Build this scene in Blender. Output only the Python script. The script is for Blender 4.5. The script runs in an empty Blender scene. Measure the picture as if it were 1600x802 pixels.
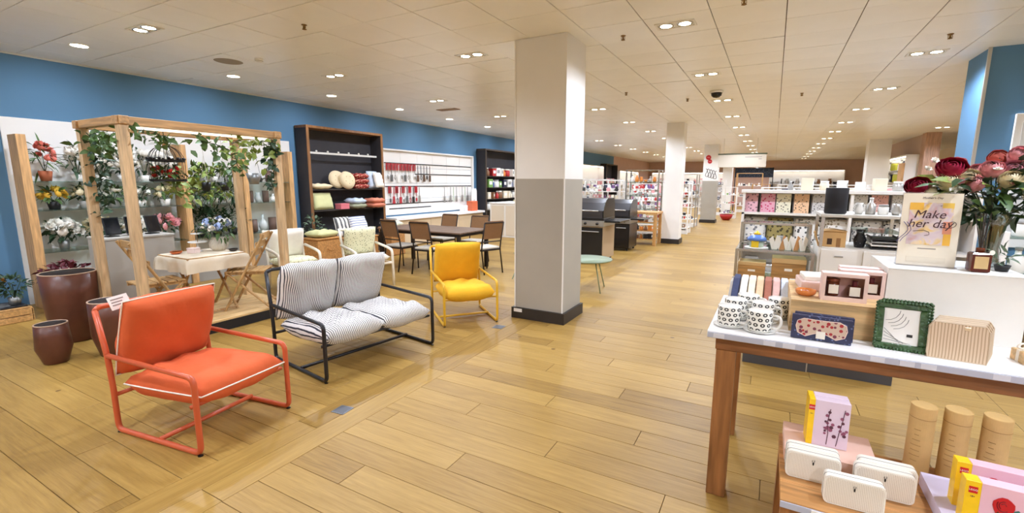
import bpy, math, random
from mathutils import Vector, Matrix
random.seed(7)
PI = math.pi
scene = bpy.context.scene
COL = scene.collection

# ---------------------------------------------------------------- camera
CAM_H = 1.62
YAW, PITCH, ROLL, FPX, CX = .4906, .1601, .0056, 717.94, 820.5
def cam_axes():
    cw, sw, cp, sp = math.cos(YAW), math.sin(YAW), math.cos(PITCH), math.sin(PITCH)
    fwd = Vector((-sw*cp, cw*cp, -sp)); right = Vector((cw, sw, 0)); up = right.cross(fwd)
    c, s = math.cos(ROLL), math.sin(ROLL)
    return c*right+s*up, -s*right+c*up, fwd
CR, CU, CF = cam_axes()
cam_data = bpy.data.cameras.new('camera'); cam = bpy.data.objects.new('camera', cam_data); COL.objects.link(cam)
m = Matrix((CR, CU, -CF)).transposed().to_4x4(); m.translation = Vector((0, 0, CAM_H)); cam.matrix_world = m
cam_data.sensor_width = 36; cam_data.lens = FPX/1600*36; cam_data.shift_x = -(CX-800)/1600
cam_data.clip_start = .02; cam_data.clip_end = 200
scene.camera = cam

# ---------------------------------------------------------------- world, exposure
w = bpy.data.worlds.new('world'); scene.world = w; w.use_nodes = True
w.node_tree.nodes['Background'].inputs[0].default_value = (1, .9, .78, 1)
w.node_tree.nodes['Background'].inputs[1].default_value = .05
scene.view_settings.view_transform = 'Standard'; scene.view_settings.look = 'None'
scene.view_settings.gamma = 1; scene.view_settings.use_curve_mapping = False
scene.view_settings.exposure = 0.52
SPOT_W = 95.0          # each twin downlight of the ceiling
WASH_W = 52.0          # each wall washer along the blue wall
SPOT_COL = (.86, .97, 1.17)

# ---------------------------------------------------------------- helpers
def lin(c):
    return tuple(((v/255)/12.92 if v/255 <= .04045 else ((v/255+.055)/1.055)**2.4) for v in c)
MATS = {}
def M(name, rgb, rough=.6, metal=0, var=.0, vscale=8, bump=0, bscale=40, spec=.5, emit=0, stretch=None, coat=0):
    if name in MATS: return MATS[name]
    mt = bpy.data.materials.new(name); mt.use_nodes = True; nt = mt.node_tree; N = nt.nodes; L = nt.links
    b = N['Principled BSDF']; c = lin(rgb)
    b.inputs['Base Color'].default_value = (*c, 1); b.inputs['Roughness'].default_value = rough
    b.inputs['Metallic'].default_value = metal; b.inputs['Specular IOR Level'].default_value = spec
    if coat: b.inputs['Coat Weight'].default_value = coat
    if emit:
        b.inputs['Emission Color'].default_value = (*c, 1); b.inputs['Emission Strength'].default_value = emit
    if var or bump:
        tc = N.new('ShaderNodeTexCoord'); mp = N.new('ShaderNodeMapping'); L.new(tc.outputs['Object'], mp.inputs[0])
        if stretch: mp.inputs['Scale'].default_value = stretch
        if var:
            n = N.new('ShaderNodeTexNoise'); n.inputs['Scale'].default_value = vscale; n.inputs['Detail'].default_value = 5
            L.new(mp.outputs[0], n.inputs['Vector'])
            r = N.new('ShaderNodeValToRGB'); r.color_ramp.elements[0].position = .3; r.color_ramp.elements[1].position = .7
            r.color_ramp.elements[0].color = (*[v*(1-var) for v in c], 1); r.color_ramp.elements[1].color = (*[min(1, v*(1+var)) for v in c], 1)
            L.new(n.outputs['Fac'], r.inputs[0]); L.new(r.outputs[0], b.inputs['Base Color'])
        if bump:
            n2 = N.new('ShaderNodeTexNoise'); n2.inputs['Scale'].default_value = bscale; n2.inputs['Detail'].default_value = 3
            L.new(mp.outputs[0], n2.inputs['Vector'])
            bp = N.new('ShaderNodeBump'); bp.inputs['Strength'].default_value = bump; bp.inputs['Distance'].default_value = .01
            L.new(n2.outputs['Fac'], bp.inputs['Height']); L.new(bp.outputs[0], b.inputs['Normal'])
    MATS[name] = mt; return mt
def wood(name, rgb, axis=2, rough=.5, var=.3, scale=6):
    st = [14, 14, 14]; st[axis] = 1.2
    return M(name, rgb, rough, 0, var, scale*.5, .1, 6, stretch=tuple(st))
def glass(name, tint=(235, 245, 242), gl=.12):
    if name in MATS: return MATS[name]
    mt = bpy.data.materials.new(name); mt.use_nodes = True; nt = mt.node_tree; N = nt.nodes; L = nt.links
    for n in list(N): N.remove(n)
    o = N.new('ShaderNodeOutputMaterial'); mx = N.new('ShaderNodeMixShader'); t = N.new('ShaderNodeBsdfTransparent'); g = N.new('ShaderNodeBsdfGlossy')
    lw = N.new('ShaderNodeLayerWeight'); lw.inputs[0].default_value = .25
    ad = N.new('ShaderNodeMath'); ad.operation = 'MULTIPLY_ADD'; ad.inputs[1].default_value = .6; ad.inputs[2].default_value = gl*.5
    t.inputs[0].default_value = (*lin(tint), 1); g.inputs['Roughness'].default_value = .03
    L.new(lw.outputs['Fresnel'], ad.inputs[0]); L.new(ad.outputs[0], mx.inputs[0]); L.new(t.outputs[0], mx.inputs[1]); L.new(g.outputs[0], mx.inputs[2]); L.new(mx.outputs[0], o.inputs[0])
    MATS[name] = mt; return mt

def frame_from(d):
    d = Vector(d).normalized(); a = Vector((0, 0, 1)) if abs(d.z) < .95 else Vector((1, 0, 0))
    u = d.cross(a).normalized(); return u, d.cross(u).normalized()
class B:
    def __init__(s): s.v = []; s.f = []; s.mi = []; s.cur = 0
    def _add(s, vs, fs):
        o = len(s.v); s.v += [tuple(v) for v in vs]; s.f += [tuple(i+o for i in f) for f in fs]; s.mi += [s.cur]*len(fs); return s
    def box(s, x0, y0, z0, x1, y1, z1, R=None, c=None):
        vs = [Vector(p) for p in ((x0,y0,z0),(x1,y0,z0),(x1,y1,z0),(x0,y1,z0),(x0,y0,z1),(x1,y0,z1),(x1,y1,z1),(x0,y1,z1))]
        if R is not None:
            c = Vector(c) if c is not None else Vector(((x0+x1)/2, (y0+y1)/2, (z0+z1)/2)); vs = [c+R@(v-c) for v in vs]
        return s._add(vs, [(0,3,2,1),(4,5,6,7),(0,1,5,4),(1,2,6,5),(2,3,7,6),(3,0,4,7)])
    def bevbox(s, x0, y0, z0, x1, y1, z1, b=.005):
        P = []
        for z, k in ((z0, b), (z0+b, 0), (z1-b, 0), (z1, b)):
            P += [(x0+k+ (0 if k else 0), y0+k, z), (x1-k, y0+k, z), (x1-k, y1-k, z), (x0+k, y1-k, z)]
        F = [(3,2,1,0), (12,13,14,15)]
        for r in range(3):
            for i in range(4): j = (i+1) % 4; F.append((r*4+i, r*4+j, r*4+4+j, r*4+4+i))
        return s._add(P, F)
    def cyl(s, p0, p1, r0, r1=None, n=10, cap=True):
        p0, p1 = Vector(p0), Vector(p1); r1 = r0 if r1 is None else r1; u, w_ = frame_from(p1-p0); vs = []
        for p, r in ((p0, r0), (p1, r1)):
            for i in range(n):
                a = 2*PI*i/n; vs.append(p+u*math.cos(a)*r+w_*math.sin(a)*r)
        fs = [(i, i+n, (i+1) % n+n, (i+1) % n) for i in range(n)]
        if cap: fs += [tuple(range(n)), tuple(range(2*n-1, n-1, -1))]
        return s._add(vs, fs)
    def tube(s, path, r, n=8, closed=False, rads=None):
        P = [Vector(p) for p in path]; k = len(P); u = None; vs = []
        for i, p in enumerate(P):
            if closed: d = P[(i+1) % k]-P[i-1]
            else: d = P[min(i+1, k-1)]-P[max(i-1, 0)]
            if d.length < 1e-9: d = Vector((0, 0, 1))
            d.normalize()
            if u is None: u, _ = frame_from(d)
            u = (u-d*u.dot(d)); u = u.normalized() if u.length > 1e-6 else frame_from(d)[0]
            w_ = d.cross(u); rr = rads[i] if rads else r
            for j in range(n):
                a = 2*PI*j/n; vs.append(p+u*math.cos(a)*rr+w_*math.sin(a)*rr)
        fs = []
        for i in range(k if closed else k-1):
            a, b_ = i*n, ((i+1) % k)*n
            for j in range(n): j2 = (j+1) % n; fs.append((a+j, a+j2, b_+j2, b_+j))
        if not closed: fs += [tuple(range(n-1, -1, -1)), tuple(range((k-1)*n, k*n))]
        return s._add(vs, fs)
    def lathe(s, prof, n=20, c=(0, 0, 0), sx=1, sy=1):
        vs = []; c = Vector(c)
        for r, z in prof:
            for i in range(n):
                a = 2*PI*i/n; vs.append(c+Vector((math.cos(a)*r*sx, math.sin(a)*r*sy, z)))
        fs = []; k = len(prof)
        for i in range(k-1):
            for j in range(n): j2 = (j+1) % n; fs.append((i*n+j, i*n+j2, i*n+n+j2, i*n+n+j))
        if prof[0][0] > 1e-6: fs.append(tuple(range(n-1, -1, -1)))
        if prof[-1][0] > 1e-6: fs.append(tuple(range((k-1)*n, k*n)))
        return s._add(vs, fs)
    def prism(s, poly, a, b_, plane='xy'):
        f = {'xy': lambda p, t: (p[0], p[1], t), 'xz': lambda p, t: (p[0], t, p[1]), 'yz': lambda p, t: (t, p[0], p[1])}[plane]
        n = len(poly); vs = [f(p, a) for p in poly]+[f(p, b_) for p in poly]
        return s._add(vs, [tuple(range(n-1, -1, -1)), tuple(range(n, 2*n))]+[(i, (i+1) % n, (i+1) % n+n, i+n) for i in range(n)])
    def sphere(s, c, r, n=10, sx=1, sy=1, sz=1):
        m_ = max(4, n//2); return s.lathe([(r*math.sin(PI*i/m_), -r*sz*math.cos(PI*i/m_)) for i in range(m_+1)], n, c, sx, sy)
    def leaf(s, p, d, L, W, droop=.2, nrm=None, fold=.15):
        p, d = Vector(p), Vector(d).normalized(); up = Vector(nrm) if nrm is not None else Vector((0, 0, 1))
        sd = d.cross(up); sd = sd.normalized() if sd.length > 1e-4 else Vector((1, 0, 0)); nn = sd.cross(d).normalized()
        t = p+d*L-nn*(droop*L); m1 = p+d*L*.35+nn*(.02*L); m2 = p+d*L*.72-nn*(droop*L*.35)
        vs = [p, m1+sd*W*.5+nn*fold*W, m1, m1-sd*W*.5+nn*fold*W, m2+sd*W*.36+nn*fold*W, m2, m2-sd*W*.36+nn*fold*W, t]
        return s._add(vs, [(0,1,2),(0,2,3),(1,4,5,2),(2,5,6,3),(4,7,5),(5,7,6)])
    def build(s, name, mat, parent=None, smooth=False, mats=None, loc=None, rot=None, scale=None):
        me = mesh(name, s, mats or [mat], smooth); return ob(name, me, parent, loc, rot, scale)
def mesh(name, b, mats, smooth=False):
    me = bpy.data.meshes.new(name); me.from_pydata(b.v, [], b.f)
    for mm in mats: me.materials.append(mm)
    if len(mats) > 1:
        for p, i in zip(me.polygons, b.mi): p.material_index = i
    if smooth: me.polygons.foreach_set('use_smooth', [True]*len(me.polygons))
    me.update(); return me
def ob(name, me, parent=None, loc=None, rot=None, scale=None):
    o = bpy.data.objects.new(name, me); COL.objects.link(o)
    if parent is not None: o.parent = parent
    if loc is not None: o.location = loc
    if rot is not None: o.rotation_euler = rot if hasattr(rot, '__len__') else (0, 0, rot)
    if scale is not None: o.scale = scale if hasattr(scale, '__len__') else (scale,)*3
    return o
def tag(o, label=None, cat=None, group=None, kind=None):
    if label: o['label'] = label
    if cat: o['category'] = cat
    if group: o['group'] = group
    if kind: o['kind'] = kind
    return o
def thing(name, label, cat, loc=(0, 0, 0), rotz=0, group=None, scale=None):
    o = ob(name, None, None, loc, rotz, scale); o.empty_display_size = .1; return tag(o, label, cat, group)
KIDS = {}
def copy_tree(o, loc=None, rotz=None, label=None, group=None, scale=None, parent=None):
    c = o.copy(); COL.objects.link(c)
    if parent is not None: c.parent = parent
    if loc is not None: c.location = loc
    if rotz is not None: c.rotation_euler = (0, 0, rotz)
    if scale is not None: c.scale = scale if hasattr(scale, '__len__') else (scale,)*3
    if label: c['label'] = label
    if group: c['group'] = group
    for ch in list(o.children): copy_tree(ch, parent=c)
    return c
def struct(name, b, mat, mats=None, parent=None, smooth=False, **k):
    o = b.build(name, mat, parent, smooth, mats, **k)
    if parent is None: o['kind'] = 'structure'
    return o
def fillet(pts, r, seg=5, closed=False):
    P = [Vector(p) for p in pts]; n = len(P); out = []
    for i in range(n):
        if not closed and i in (0, n-1): out.append(P[i]); continue
        a, p, c = P[i-1], P[i], P[(i+1) % n]; d1 = (a-p); d2 = (c-p); l = min(r, d1.length*.49, d2.length*.49)
        s0 = p+d1.normalized()*l; s1 = p+d2.normalized()*l
        for k in range(seg+1):
            t = k/seg; out.append(s0*(1-t)**2+p*2*t*(1-t)+s1*t*t)
    return out
def rotm(axis, a): return Matrix.Rotation(a, 3, axis)
def cushion(w_, d_, h_, n=14, p=3.0, q=.45, lump=.0, seed=0, sag=0):
    """pillow shape, w along x, d along y, thickness h along z; returns builder and rim path"""
    rnd = random.Random(seed); b = B(); ph = [(rnd.uniform(2, 6), rnd.uniform(2, 6), rnd.uniform(0, 6.3)) for _ in range(5)]
    def pt(i, j, sgn):
        u, v = -1+2*i/n, -1+2*j/n
        t = max(0, (1-abs(u)**p)*(1-abs(v)**p))**q
        z = sgn*h_/2*t
        if lump: z += sum(math.sin(a*u*2+b2*v*2+c) for a, b2, c in ph)*lump*t*.4*(1 if sgn > 0 else .4)
        ins = 1-.05*(abs(u*v)**2)-.0
        k = 1-.035*(1-abs(v)**2) if abs(u) == 1 else 1
        k2 = 1-.035*(1-abs(u)**2) if abs(v) == 1 else 1
        return (u*w_/2*ins*k, v*d_/2*ins*k2, z-sag*(1-u*u)*(1-v*v))
    idx = {}; vs = []; fs = []
    for s_ in (1, -1):
        for i in range(n+1):
            for j in range(n+1):
                edge = i in (0, n) or j in (0, n)
                if s_ < 0 and edge: idx[(s_, i, j)] = idx[(1, i, j)]; continue
                idx[(s_, i, j)] = len(vs); vs.append(pt(i, j, s_))
    for s_ in (1, -1):
        for i in range(n):
            for j in range(n):
                q4 = (idx[(s_,i,j)], idx[(s_,i+1,j)], idx[(s_,i+1,j+1)], idx[(s_,i,j+1)])
                fs.append(q4 if s_ > 0 else q4[::-1])
    b._add(vs, fs)
    rim = [vs[idx[(1,i,0)]] for i in range(n)]+[vs[idx[(1,n,j)]] for j in range(n)]+[vs[idx[(1,i,n)]] for i in range(n, 0, -1)]+[vs[idx[(1,0,j)]] for j in range(n, 0, -1)]
    return b, rim
def text_mesh(name, txt, size, mat, parent=None, loc=None, rot=None, depth=.0008, align='CENTER', shear=0):
    cu = bpy.data.curves.new(name, 'FONT'); cu.body = txt; cu.size = size; cu.align_x = align; cu.align_y = 'CENTER'; cu.extrude = depth; cu.shear = shear
    cu.resolution_u = 3
    t = bpy.data.objects.new('tmp', cu); COL.objects.link(t)
    dg = bpy.context.evaluated_depsgraph_get(); me = bpy.data.meshes.new_from_object(t.evaluated_get(dg)); me.name = name
    bpy.data.objects.remove(t); me.materials.clear(); me.materials.append(mat)
    return ob(name, me, parent, loc, rot)
ORD = ['nearest', 'second', 'third', 'fourth', 'fifth', 'sixth', 'seventh', 'eighth', 'ninth', 'tenth', 'eleventh', 'twelfth', 'thirteenth', 'fourteenth', 'fifteenth', 'sixteenth', 'seventeenth']
def ordn(i): return (['first']+ORD[1:])[i] if i < len(ORD) else 'last'
def visible(p, pad=0):
    d = Vector(p)-Vector((0, 0, CAM_H)); z = d.dot(CF)
    if z < .1: return False
    u = CX+FPX*d.dot(CR)/z; v = 401-FPX*d.dot(CU)/z
    return -pad <= u <= 1600+pad and -pad <= v <= 802+pad
# ================================================================ the room
CEIL = 3.176; LX = -8.5; BY = 36.0; RX = 6.6; FY = -2.6
def floor_material():
    mt = bpy.data.materials.new('oak_plank_floor'); mt.use_nodes = True; nt = mt.node_tree; N = nt.nodes; L = nt.links; b = N['Principled BSDF']
    def math_(op, a, c=None, d=None):
        n = N.new('ShaderNodeMath'); n.operation = op
        for i, v in enumerate((a, c, d)):
            if v is None: continue
            if isinstance(v, (int, float)): n.inputs[i].default_value = v
            else: L.new(v, n.inputs[i])
        return n.outputs[0]
    g = N.new('ShaderNodeNewGeometry'); sp = N.new('ShaderNodeSeparateXYZ'); L.new(g.outputs['Position'], sp.inputs[0])
    x, y = sp.outputs['X'], sp.outputs['Y']
    # border strip of lengthwise boards
    ins = math_('MULTIPLY', math_('GREATER_THAN', x, STRIP[0]), math_('LESS_THAN', x, STRIP[1]))
    def sel(a, c): return math_('ADD', math_('MULTIPLY', ins, a), math_('MULTIPLY', math_('SUBTRACT', 1, ins), c))
    acr = sel(math_('DIVIDE', math_('SUBTRACT', x, STRIP[0]), (STRIP[1]-STRIP[0])/2), math_('DIVIDE', y, PW))
    alg = sel(y, x)
    row = math_('FLOOR', acr)
    off = math_('MULTIPLY', math_('FRACT', math_('MULTIPLY', row, .618)), PL)
    q = math_('DIVIDE', math_('SUBTRACT', alg, off), PL); idx = math_('FLOOR', q)
    cmb = N.new('ShaderNodeCombineXYZ'); L.new(row, cmb.inputs[0]); L.new(idx, cmb.inputs[1]); L.new(ins, cmb.inputs[2])
    wn = N.new('ShaderNodeTexWhiteNoise'); wn.noise_dimensions = '3D'; L.new(cmb.outputs[0], wn.inputs[0])
    fa = math_('FRACT', acr); ea = math_('MINIMUM', fa, math_('SUBTRACT', 1, fa)); fq = math_('FRACT', q); eq = math_('MINIMUM', fq, math_('SUBTRACT', 1, fq))
    line = math_('MAXIMUM', math_('LESS_THAN', ea, .008), math_('LESS_THAN', eq, .0012))
    v2 = N.new('ShaderNodeCombineXYZ'); L.new(math_('MULTIPLY', alg, 1.3), v2.inputs[0]); L.new(math_('MULTIPLY', acr, 4.0), v2.inputs[1]); L.new(math_('MULTIPLY', wn.outputs['Value'], 40), v2.inputs[2])
    n1 = N.new('ShaderNodeTexNoise'); n1.inputs['Scale'].default_value = 2.2; n1.inputs['Detail'].default_value = 8; n1.inputs['Roughness'].default_value = .65; n1.inputs['Distortion'].default_value = .8; L.new(v2.outputs[0], n1.inputs['Vector'])
    v3 = N.new('ShaderNodeCombineXYZ'); L.new(math_('MULTIPLY', alg, 2.0), v3.inputs[0]); L.new(math_('MULTIPLY', acr, 22.0), v3.inputs[1]); L.new(math_('MULTIPLY', wn.outputs['Value'], 17), v3.inputs[2])
    n2 = N.new('ShaderNodeTexNoise'); n2.inputs['Scale'].default_value = 2; n2.inputs['Detail'].default_value = 4; L.new(v3.outputs[0], n2.inputs['Vector'])
    vo = N.new('ShaderNodeTexVoronoi'); vo.inputs['Scale'].default_value = 1.9; L.new(g.outputs['Position'], vo.inputs['Vector'])
    knot = math_('LESS_THAN', vo.outputs['Distance'], .042)
    f = math_('ADD', math_('MULTIPLY', n1.outputs['Fac'], .65), math_('MULTIPLY', wn.outputs['Value'], .24)); f = math_('ADD', f, math_('MULTIPLY', n2.outputs['Fac'], .2))
    r = N.new('ShaderNodeValToRGB'); e = r.color_ramp.elements
    e[0].position = .25; e[0].color = (*lin((116, 86, 36)), 1); e[1].position = .85; e[1].color = (*lin((186, 151, 82)), 1)
    k = e.new(.5); k.color = (*lin((154, 120, 58)), 1)
    L.new(f, r.inputs[0])
    mx = N.new('ShaderNodeMix'); mx.data_type = 'RGBA'; L.new(r.outputs[0], mx.inputs[6]); mx.inputs[7].default_value = (*lin((92, 60, 30)), 1)
    L.new(math_('MAXIMUM', math_('MULTIPLY', line, .4), math_('MULTIPLY', knot, .75)), mx.inputs[0]); L.new(mx.outputs[2], b.inputs['Base Color'])
    b.inputs['Roughness'].default_value = .42; b.inputs['Specular IOR Level'].default_value = .35
    bp = N.new('ShaderNodeBump'); bp.inputs['Strength'].default_value = .08; bp.inputs['Distance'].default_value = .01; L.new(n2.outputs['Fac'], bp.inputs['Height']); L.new(bp.outputs[0], b.inputs['Normal'])
    return mt
PW, PL = .19, 1.85; STRIP = (-2.74, -2.36)
MFLOOR = floor_material()
NX0, NX1, NY0, NY1 = -6.2, 1.6, 3*PW, 28*PW     # boards are single pieces inside this area
fb = B()
def fquad(x0, y0, x1, y1, z): fb._add([(x0,y0,z),(x1,y0,z),(x1,y1,z),(x0,y1,z)], [(0,1,2,3)])
fquad(LX-.2, FY-.2, NX0, BY+.2, 0); fquad(NX1, FY-.2, RX+.2, BY+.2, 0); fquad(NX0, FY-.2, NX1, NY0, 0); fquad(NX0, NY1, NX1, BY+.2, 0); fquad(NX0, NY0, NX1, NY1, -.012)
floor_o = struct('floor', fb, MFLOOR); floor_o['label'] = 'oak plank floor of the shop'
pcache = {}
def plank(x0, x1, y0, y1):
    g_ = .0012; key = (round(x1-x0, 4), round(y1-y0, 4))
    if key not in pcache:
        w_, d_ = key; pcache[key] = mesh('plank', B().bevbox(g_, g_, -.0115, w_-g_, d_-g_, 0, .0015), [MFLOOR])
    ob('plank', pcache[key], floor_o, (x0, y0, 0))
for r_ in range(3, 28):
    off = ((r_*.618) % 1)*PL
    for seg in ((NX0, STRIP[0]), (STRIP[1], NX1)):
        k = math.floor((seg[0]-off)/PL)
        while off+k*PL < seg[1]:
            a, c = max(seg[0], off+k*PL), min(seg[1], off+(k+1)*PL)
            if c-a > .02: plank(a, c, r_*PW, (r_+1)*PW)
            k += 1
for r_ in range(2):
    off = ((r_*.618) % 1)*PL; k = math.floor((NY0-off)/PL); wd = (STRIP[1]-STRIP[0])/2
    while off+k*PL < NY1:
        a, c = max(NY0, off+k*PL), min(NY1, off+(k+1)*PL)
        if c-a > .02: plank(STRIP[0]+r_*wd, STRIP[0]+(r_+1)*wd, a, c)
        k += 1

# ceiling: metal tiles
MTILE = M('cream_metal_ceiling_tile', (247, 246, 243), .33, 0, .04, 1.5, .02, 3, spec=.45)
MGAP = M('ceiling_joint', (96, 78, 60), .8)
ceil_o = struct('ceiling', B().box(LX-.2, FY-.2, CEIL+.012, RX+.2, BY+.2, CEIL+.1), MGAP)
TX, TY, OX, OY = .6135, .594, -4.319, 2.936
tile_me = mesh('ceiling_tile', B().bevbox(.004, .004, 0, TX-.004, TY-.004, .011, .002), [MTILE])
cells = []
for i in range(math.floor((LX-OX)/TX), math.ceil((RX-OX)/TX)):
    for j in range(math.floor((FY-OY)/TY), math.ceil((BY-OY)/TY)):
        cells.append((OX+i*TX, OY+j*TY))
def tkey(c):
    p = (c[0]+TX/2, c[1]+TY/2, CEIL); return (0 if visible(p, 60) else 1, math.hypot(p[0], p[1]))
cells.sort(key=tkey)
for k, (x, y) in enumerate(cells[:298]):
    t = ob('ceiling_tile', tile_me, ceil_o, (x, y, CEIL), (random.gauss(0, .0022), random.gauss(0, .0022), 0))
rest = B()
for x, y in cells[298:]: rest.box(x+.002, y+.002, CEIL, x+TX-.002, y+TY-.002, CEIL+.011)
tag(rest.build('ceiling_tiles', MTILE, ceil_o), kind='stuff')

# walls
MBLUE = M('blue_wall_paint', (90, 132, 166), .75, 0, .03, 2)
MMAUVE = M('mauve_wall_paint', (200, 168, 154), .75, 0, .04, 2)
MWHITE = M('white_paint', (240, 238, 234), .55, 0, .02, 2)
struct('wall_left', B().box(LX-.15, FY, 0, LX, 27.0, CEIL), MBLUE)
struct('wall_left_rear', B().box(LX-.15, 27.0, 0, LX, BY, CEIL), MMAUVE)
struct('wall_back', B().box(LX, BY, 0, RX, BY+.15, CEIL), MMAUVE)
struct('wall_right', B().box(RX, FY, 0, RX+.15, BY, CEIL), M('cream_wall_paint', (225, 212, 192), .75))
struct('wall_front', B().box(LX, FY-.15, 0, RX, FY, CEIL), M('cream_wall_paint', (225, 212, 192), .75))
struct('wall_right_recess', B().box(4.0, 18.75, 0, 4.2, 24.2, CEIL), M('taupe_wall_paint', (190, 165, 150), .75))
struct('trim_1', B().box(LX, FY, CEIL-.02, LX+.02, 27, CEIL), M('pale_trim', (205, 205, 200), .5))
# blue column on the right
bc = struct('wall_column', B().box(2.06, 7.42, 0, 3.4, 8.1, CEIL), MBLUE); bc['label'] = 'blue painted column on the right'
struct('column_corner_strip', B().box(2.045, 7.405, 0, 2.075, 7.435, CEIL), M('steel_trim', (190, 190, 185), .35, .8), parent=bc)
# square pillars
MPILL = M('pillar_white_paint', (236, 233, 228), .5, 0, .03, 2); MPILG = M('pillar_grey_paint', (168, 161, 148), .6, 0, .03, 3)
MSKIRT = M('dark_skirting', (42, 36, 32), .45)
def pillar(name, x0, x1, y0, y1, label, split=None):
    o = struct(name, B().box(x0, y0, split or 0, x1, y1, CEIL), MPILL)
    o['label'] = label
    if split: struct('lower_panel', B().box(x0, y0, 0, x1, y1, split), MPILG, parent=o)
    struct('skirting', B().box(x0-.03, y0-.03, 0, x1+.03, y1+.03, .13), MSKIRT, parent=o)
    return o
p1 = pillar('pillar_1', -2.66, -2.03, 4.72, 5.26, 'large square white pillar in the foreground with grey lower panel', 1.66)
B().box(-.055, -.002, -.02, .055, .002, .02).build('notice', MWHITE, p1, loc=(-2.6, 4.688, .1))
for x in (-2.66, -2.03-.012): B().box(x-.001, 4.712, .13, x+.013, 4.722, CEIL).build('corner_bead', MPILL, p1)
p2 = pillar('pillar_2', -2.6, -2.16, 12.75, 13.2, 'slim square white pillar, second along the aisle')
p3 = pillar('pillar_3', -2.62, -2.06, 20.4, 20.95, 'square pillar with red roundel and script lettering, third along the aisle', 1.72)
pillar('pillar_4', -2.6, -2.1, 28.4, 28.9, 'distant white pillar, fourth along the aisle')
pillar('pillar_5', 2.85, 3.5, 20.4, 21.0, 'beige square pillar near the recessed wall on the right')
b5 = struct('pillar_6', B().box(3.94, 18.3, 0, 4.3, 18.75, CEIL), wood('brown_pilaster_wood', (178, 140, 116), 2)); b5['label'] = 'brown pilaster at the corner of the recessed wall'

# ceiling fixtures
MTRIM = M('white_trim_metal', (235, 232, 226), .35); MDK = M('black_plastic', (24, 24, 26), .45)
MLAMP = M('lamp_glow', (255, 236, 205), .4, emit=24)
MREF = M('lamp_reflector', (225, 225, 220), .2, .9)
fr = B()
for a, c in (((-.19,-.095),(.19,-.075)), ((-.19,.075),(.19,.095)), ((-.19,-.075),(-.17,.075)), ((.17,-.075),(.19,.075))): fr.box(a[0], a[1], -.006, c[0], c[1], .012)
fr.box(-.015, -.075, -.002, .015, .075, .01)
me_fr = mesh('frame', fr, [MTRIM])
me_ref = mesh('reflector', B().lathe([(.074, -.004), (.07, -.008), (.06, .004), (.05, .0041)], 16), [MREF], True)
me_lamp = mesh('lamp', B().lathe([(.0, -.001), (.056, .0), (.056, .003), (.0, .003)], 16), [MLAMP])
me_back = mesh('housing', B().box(-.17, -.075, .006, .17, .075, .0115), [MDK])
def spot(x, y, z, watts, size=2.75, blend=.5, rad=.05, tilt=None):
    l = bpy.data.lights.new('downlight_bulb', 'SPOT'); l.energy = watts; l.color = SPOT_COL; l.spot_size = size; l.spot_blend = blend; l.shadow_soft_size = rad
    o = bpy.data.objects.new('downlight_bulb', l); COL.objects.link(o); o.location = (x, y, z)
    if tilt: o.rotation_euler = tilt
    return o
XS = [(-5.9, 'over the lounge chairs'), (-3.44, 'left of the pillars'), (-.99, 'over the aisle'), (1.48, 'over the gift tables'), (3.95, 'at the far right')]
YS = [-2.13+2.375*i for i in range(16)]
for xi, (x, where) in enumerate(XS):
    nvis = -1
    for yi, y in enumerate(YS):
        if xi == 4 and y > 19: continue
        if xi == 2 and -3 < y < 4: continue      # no fitting over this stretch of the aisle
        nv = visible((x, y, CEIL), 10)
        nvis += 1 if nv else 0
        if nv or y < 3:
            t = thing('twin_downlight', 'twin-lamp ceiling downlight, %s in view in the row %s' % (ordn(nvis), where) if nv else 'twin-lamp ceiling downlight outside the picture, %s of the row %s' % (ordn(yi), where), 'ceiling light', (x, y, CEIL-.002), 0, 'twin ceiling downlights')
            ob('frame', me_fr, t); ob('housing', me_back, t)
            for s in (-1, 1): ob('reflector', me_ref, t, (s*.09, 0, 0)); ob('lamp', me_lamp, t, (s*.09, 0, -.004))
        spot(x, y, CEIL-.03, SPOT_W)
for yi, y in enumerate([.8+1.76*i for i in range(10)]):
    t = thing('wall_washer', 'round recessed wall washer light, %s along the blue wall' % ordn(yi), 'ceiling light', (-7.3, y, CEIL-.002), 0, 'wall washers along the blue wall')
    B().lathe([(.085, -.006), (.09, .012)], 16).build('frame', MTRIM, t, True); B().lathe([(.06, -.009), (.08, -.0065)], 16).build('lamp', MLAMP, t)
    spot(-7.3, y, CEIL-.03, WASH_W, 2.2, 1.0, .05, (0, .62, 0))
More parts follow.
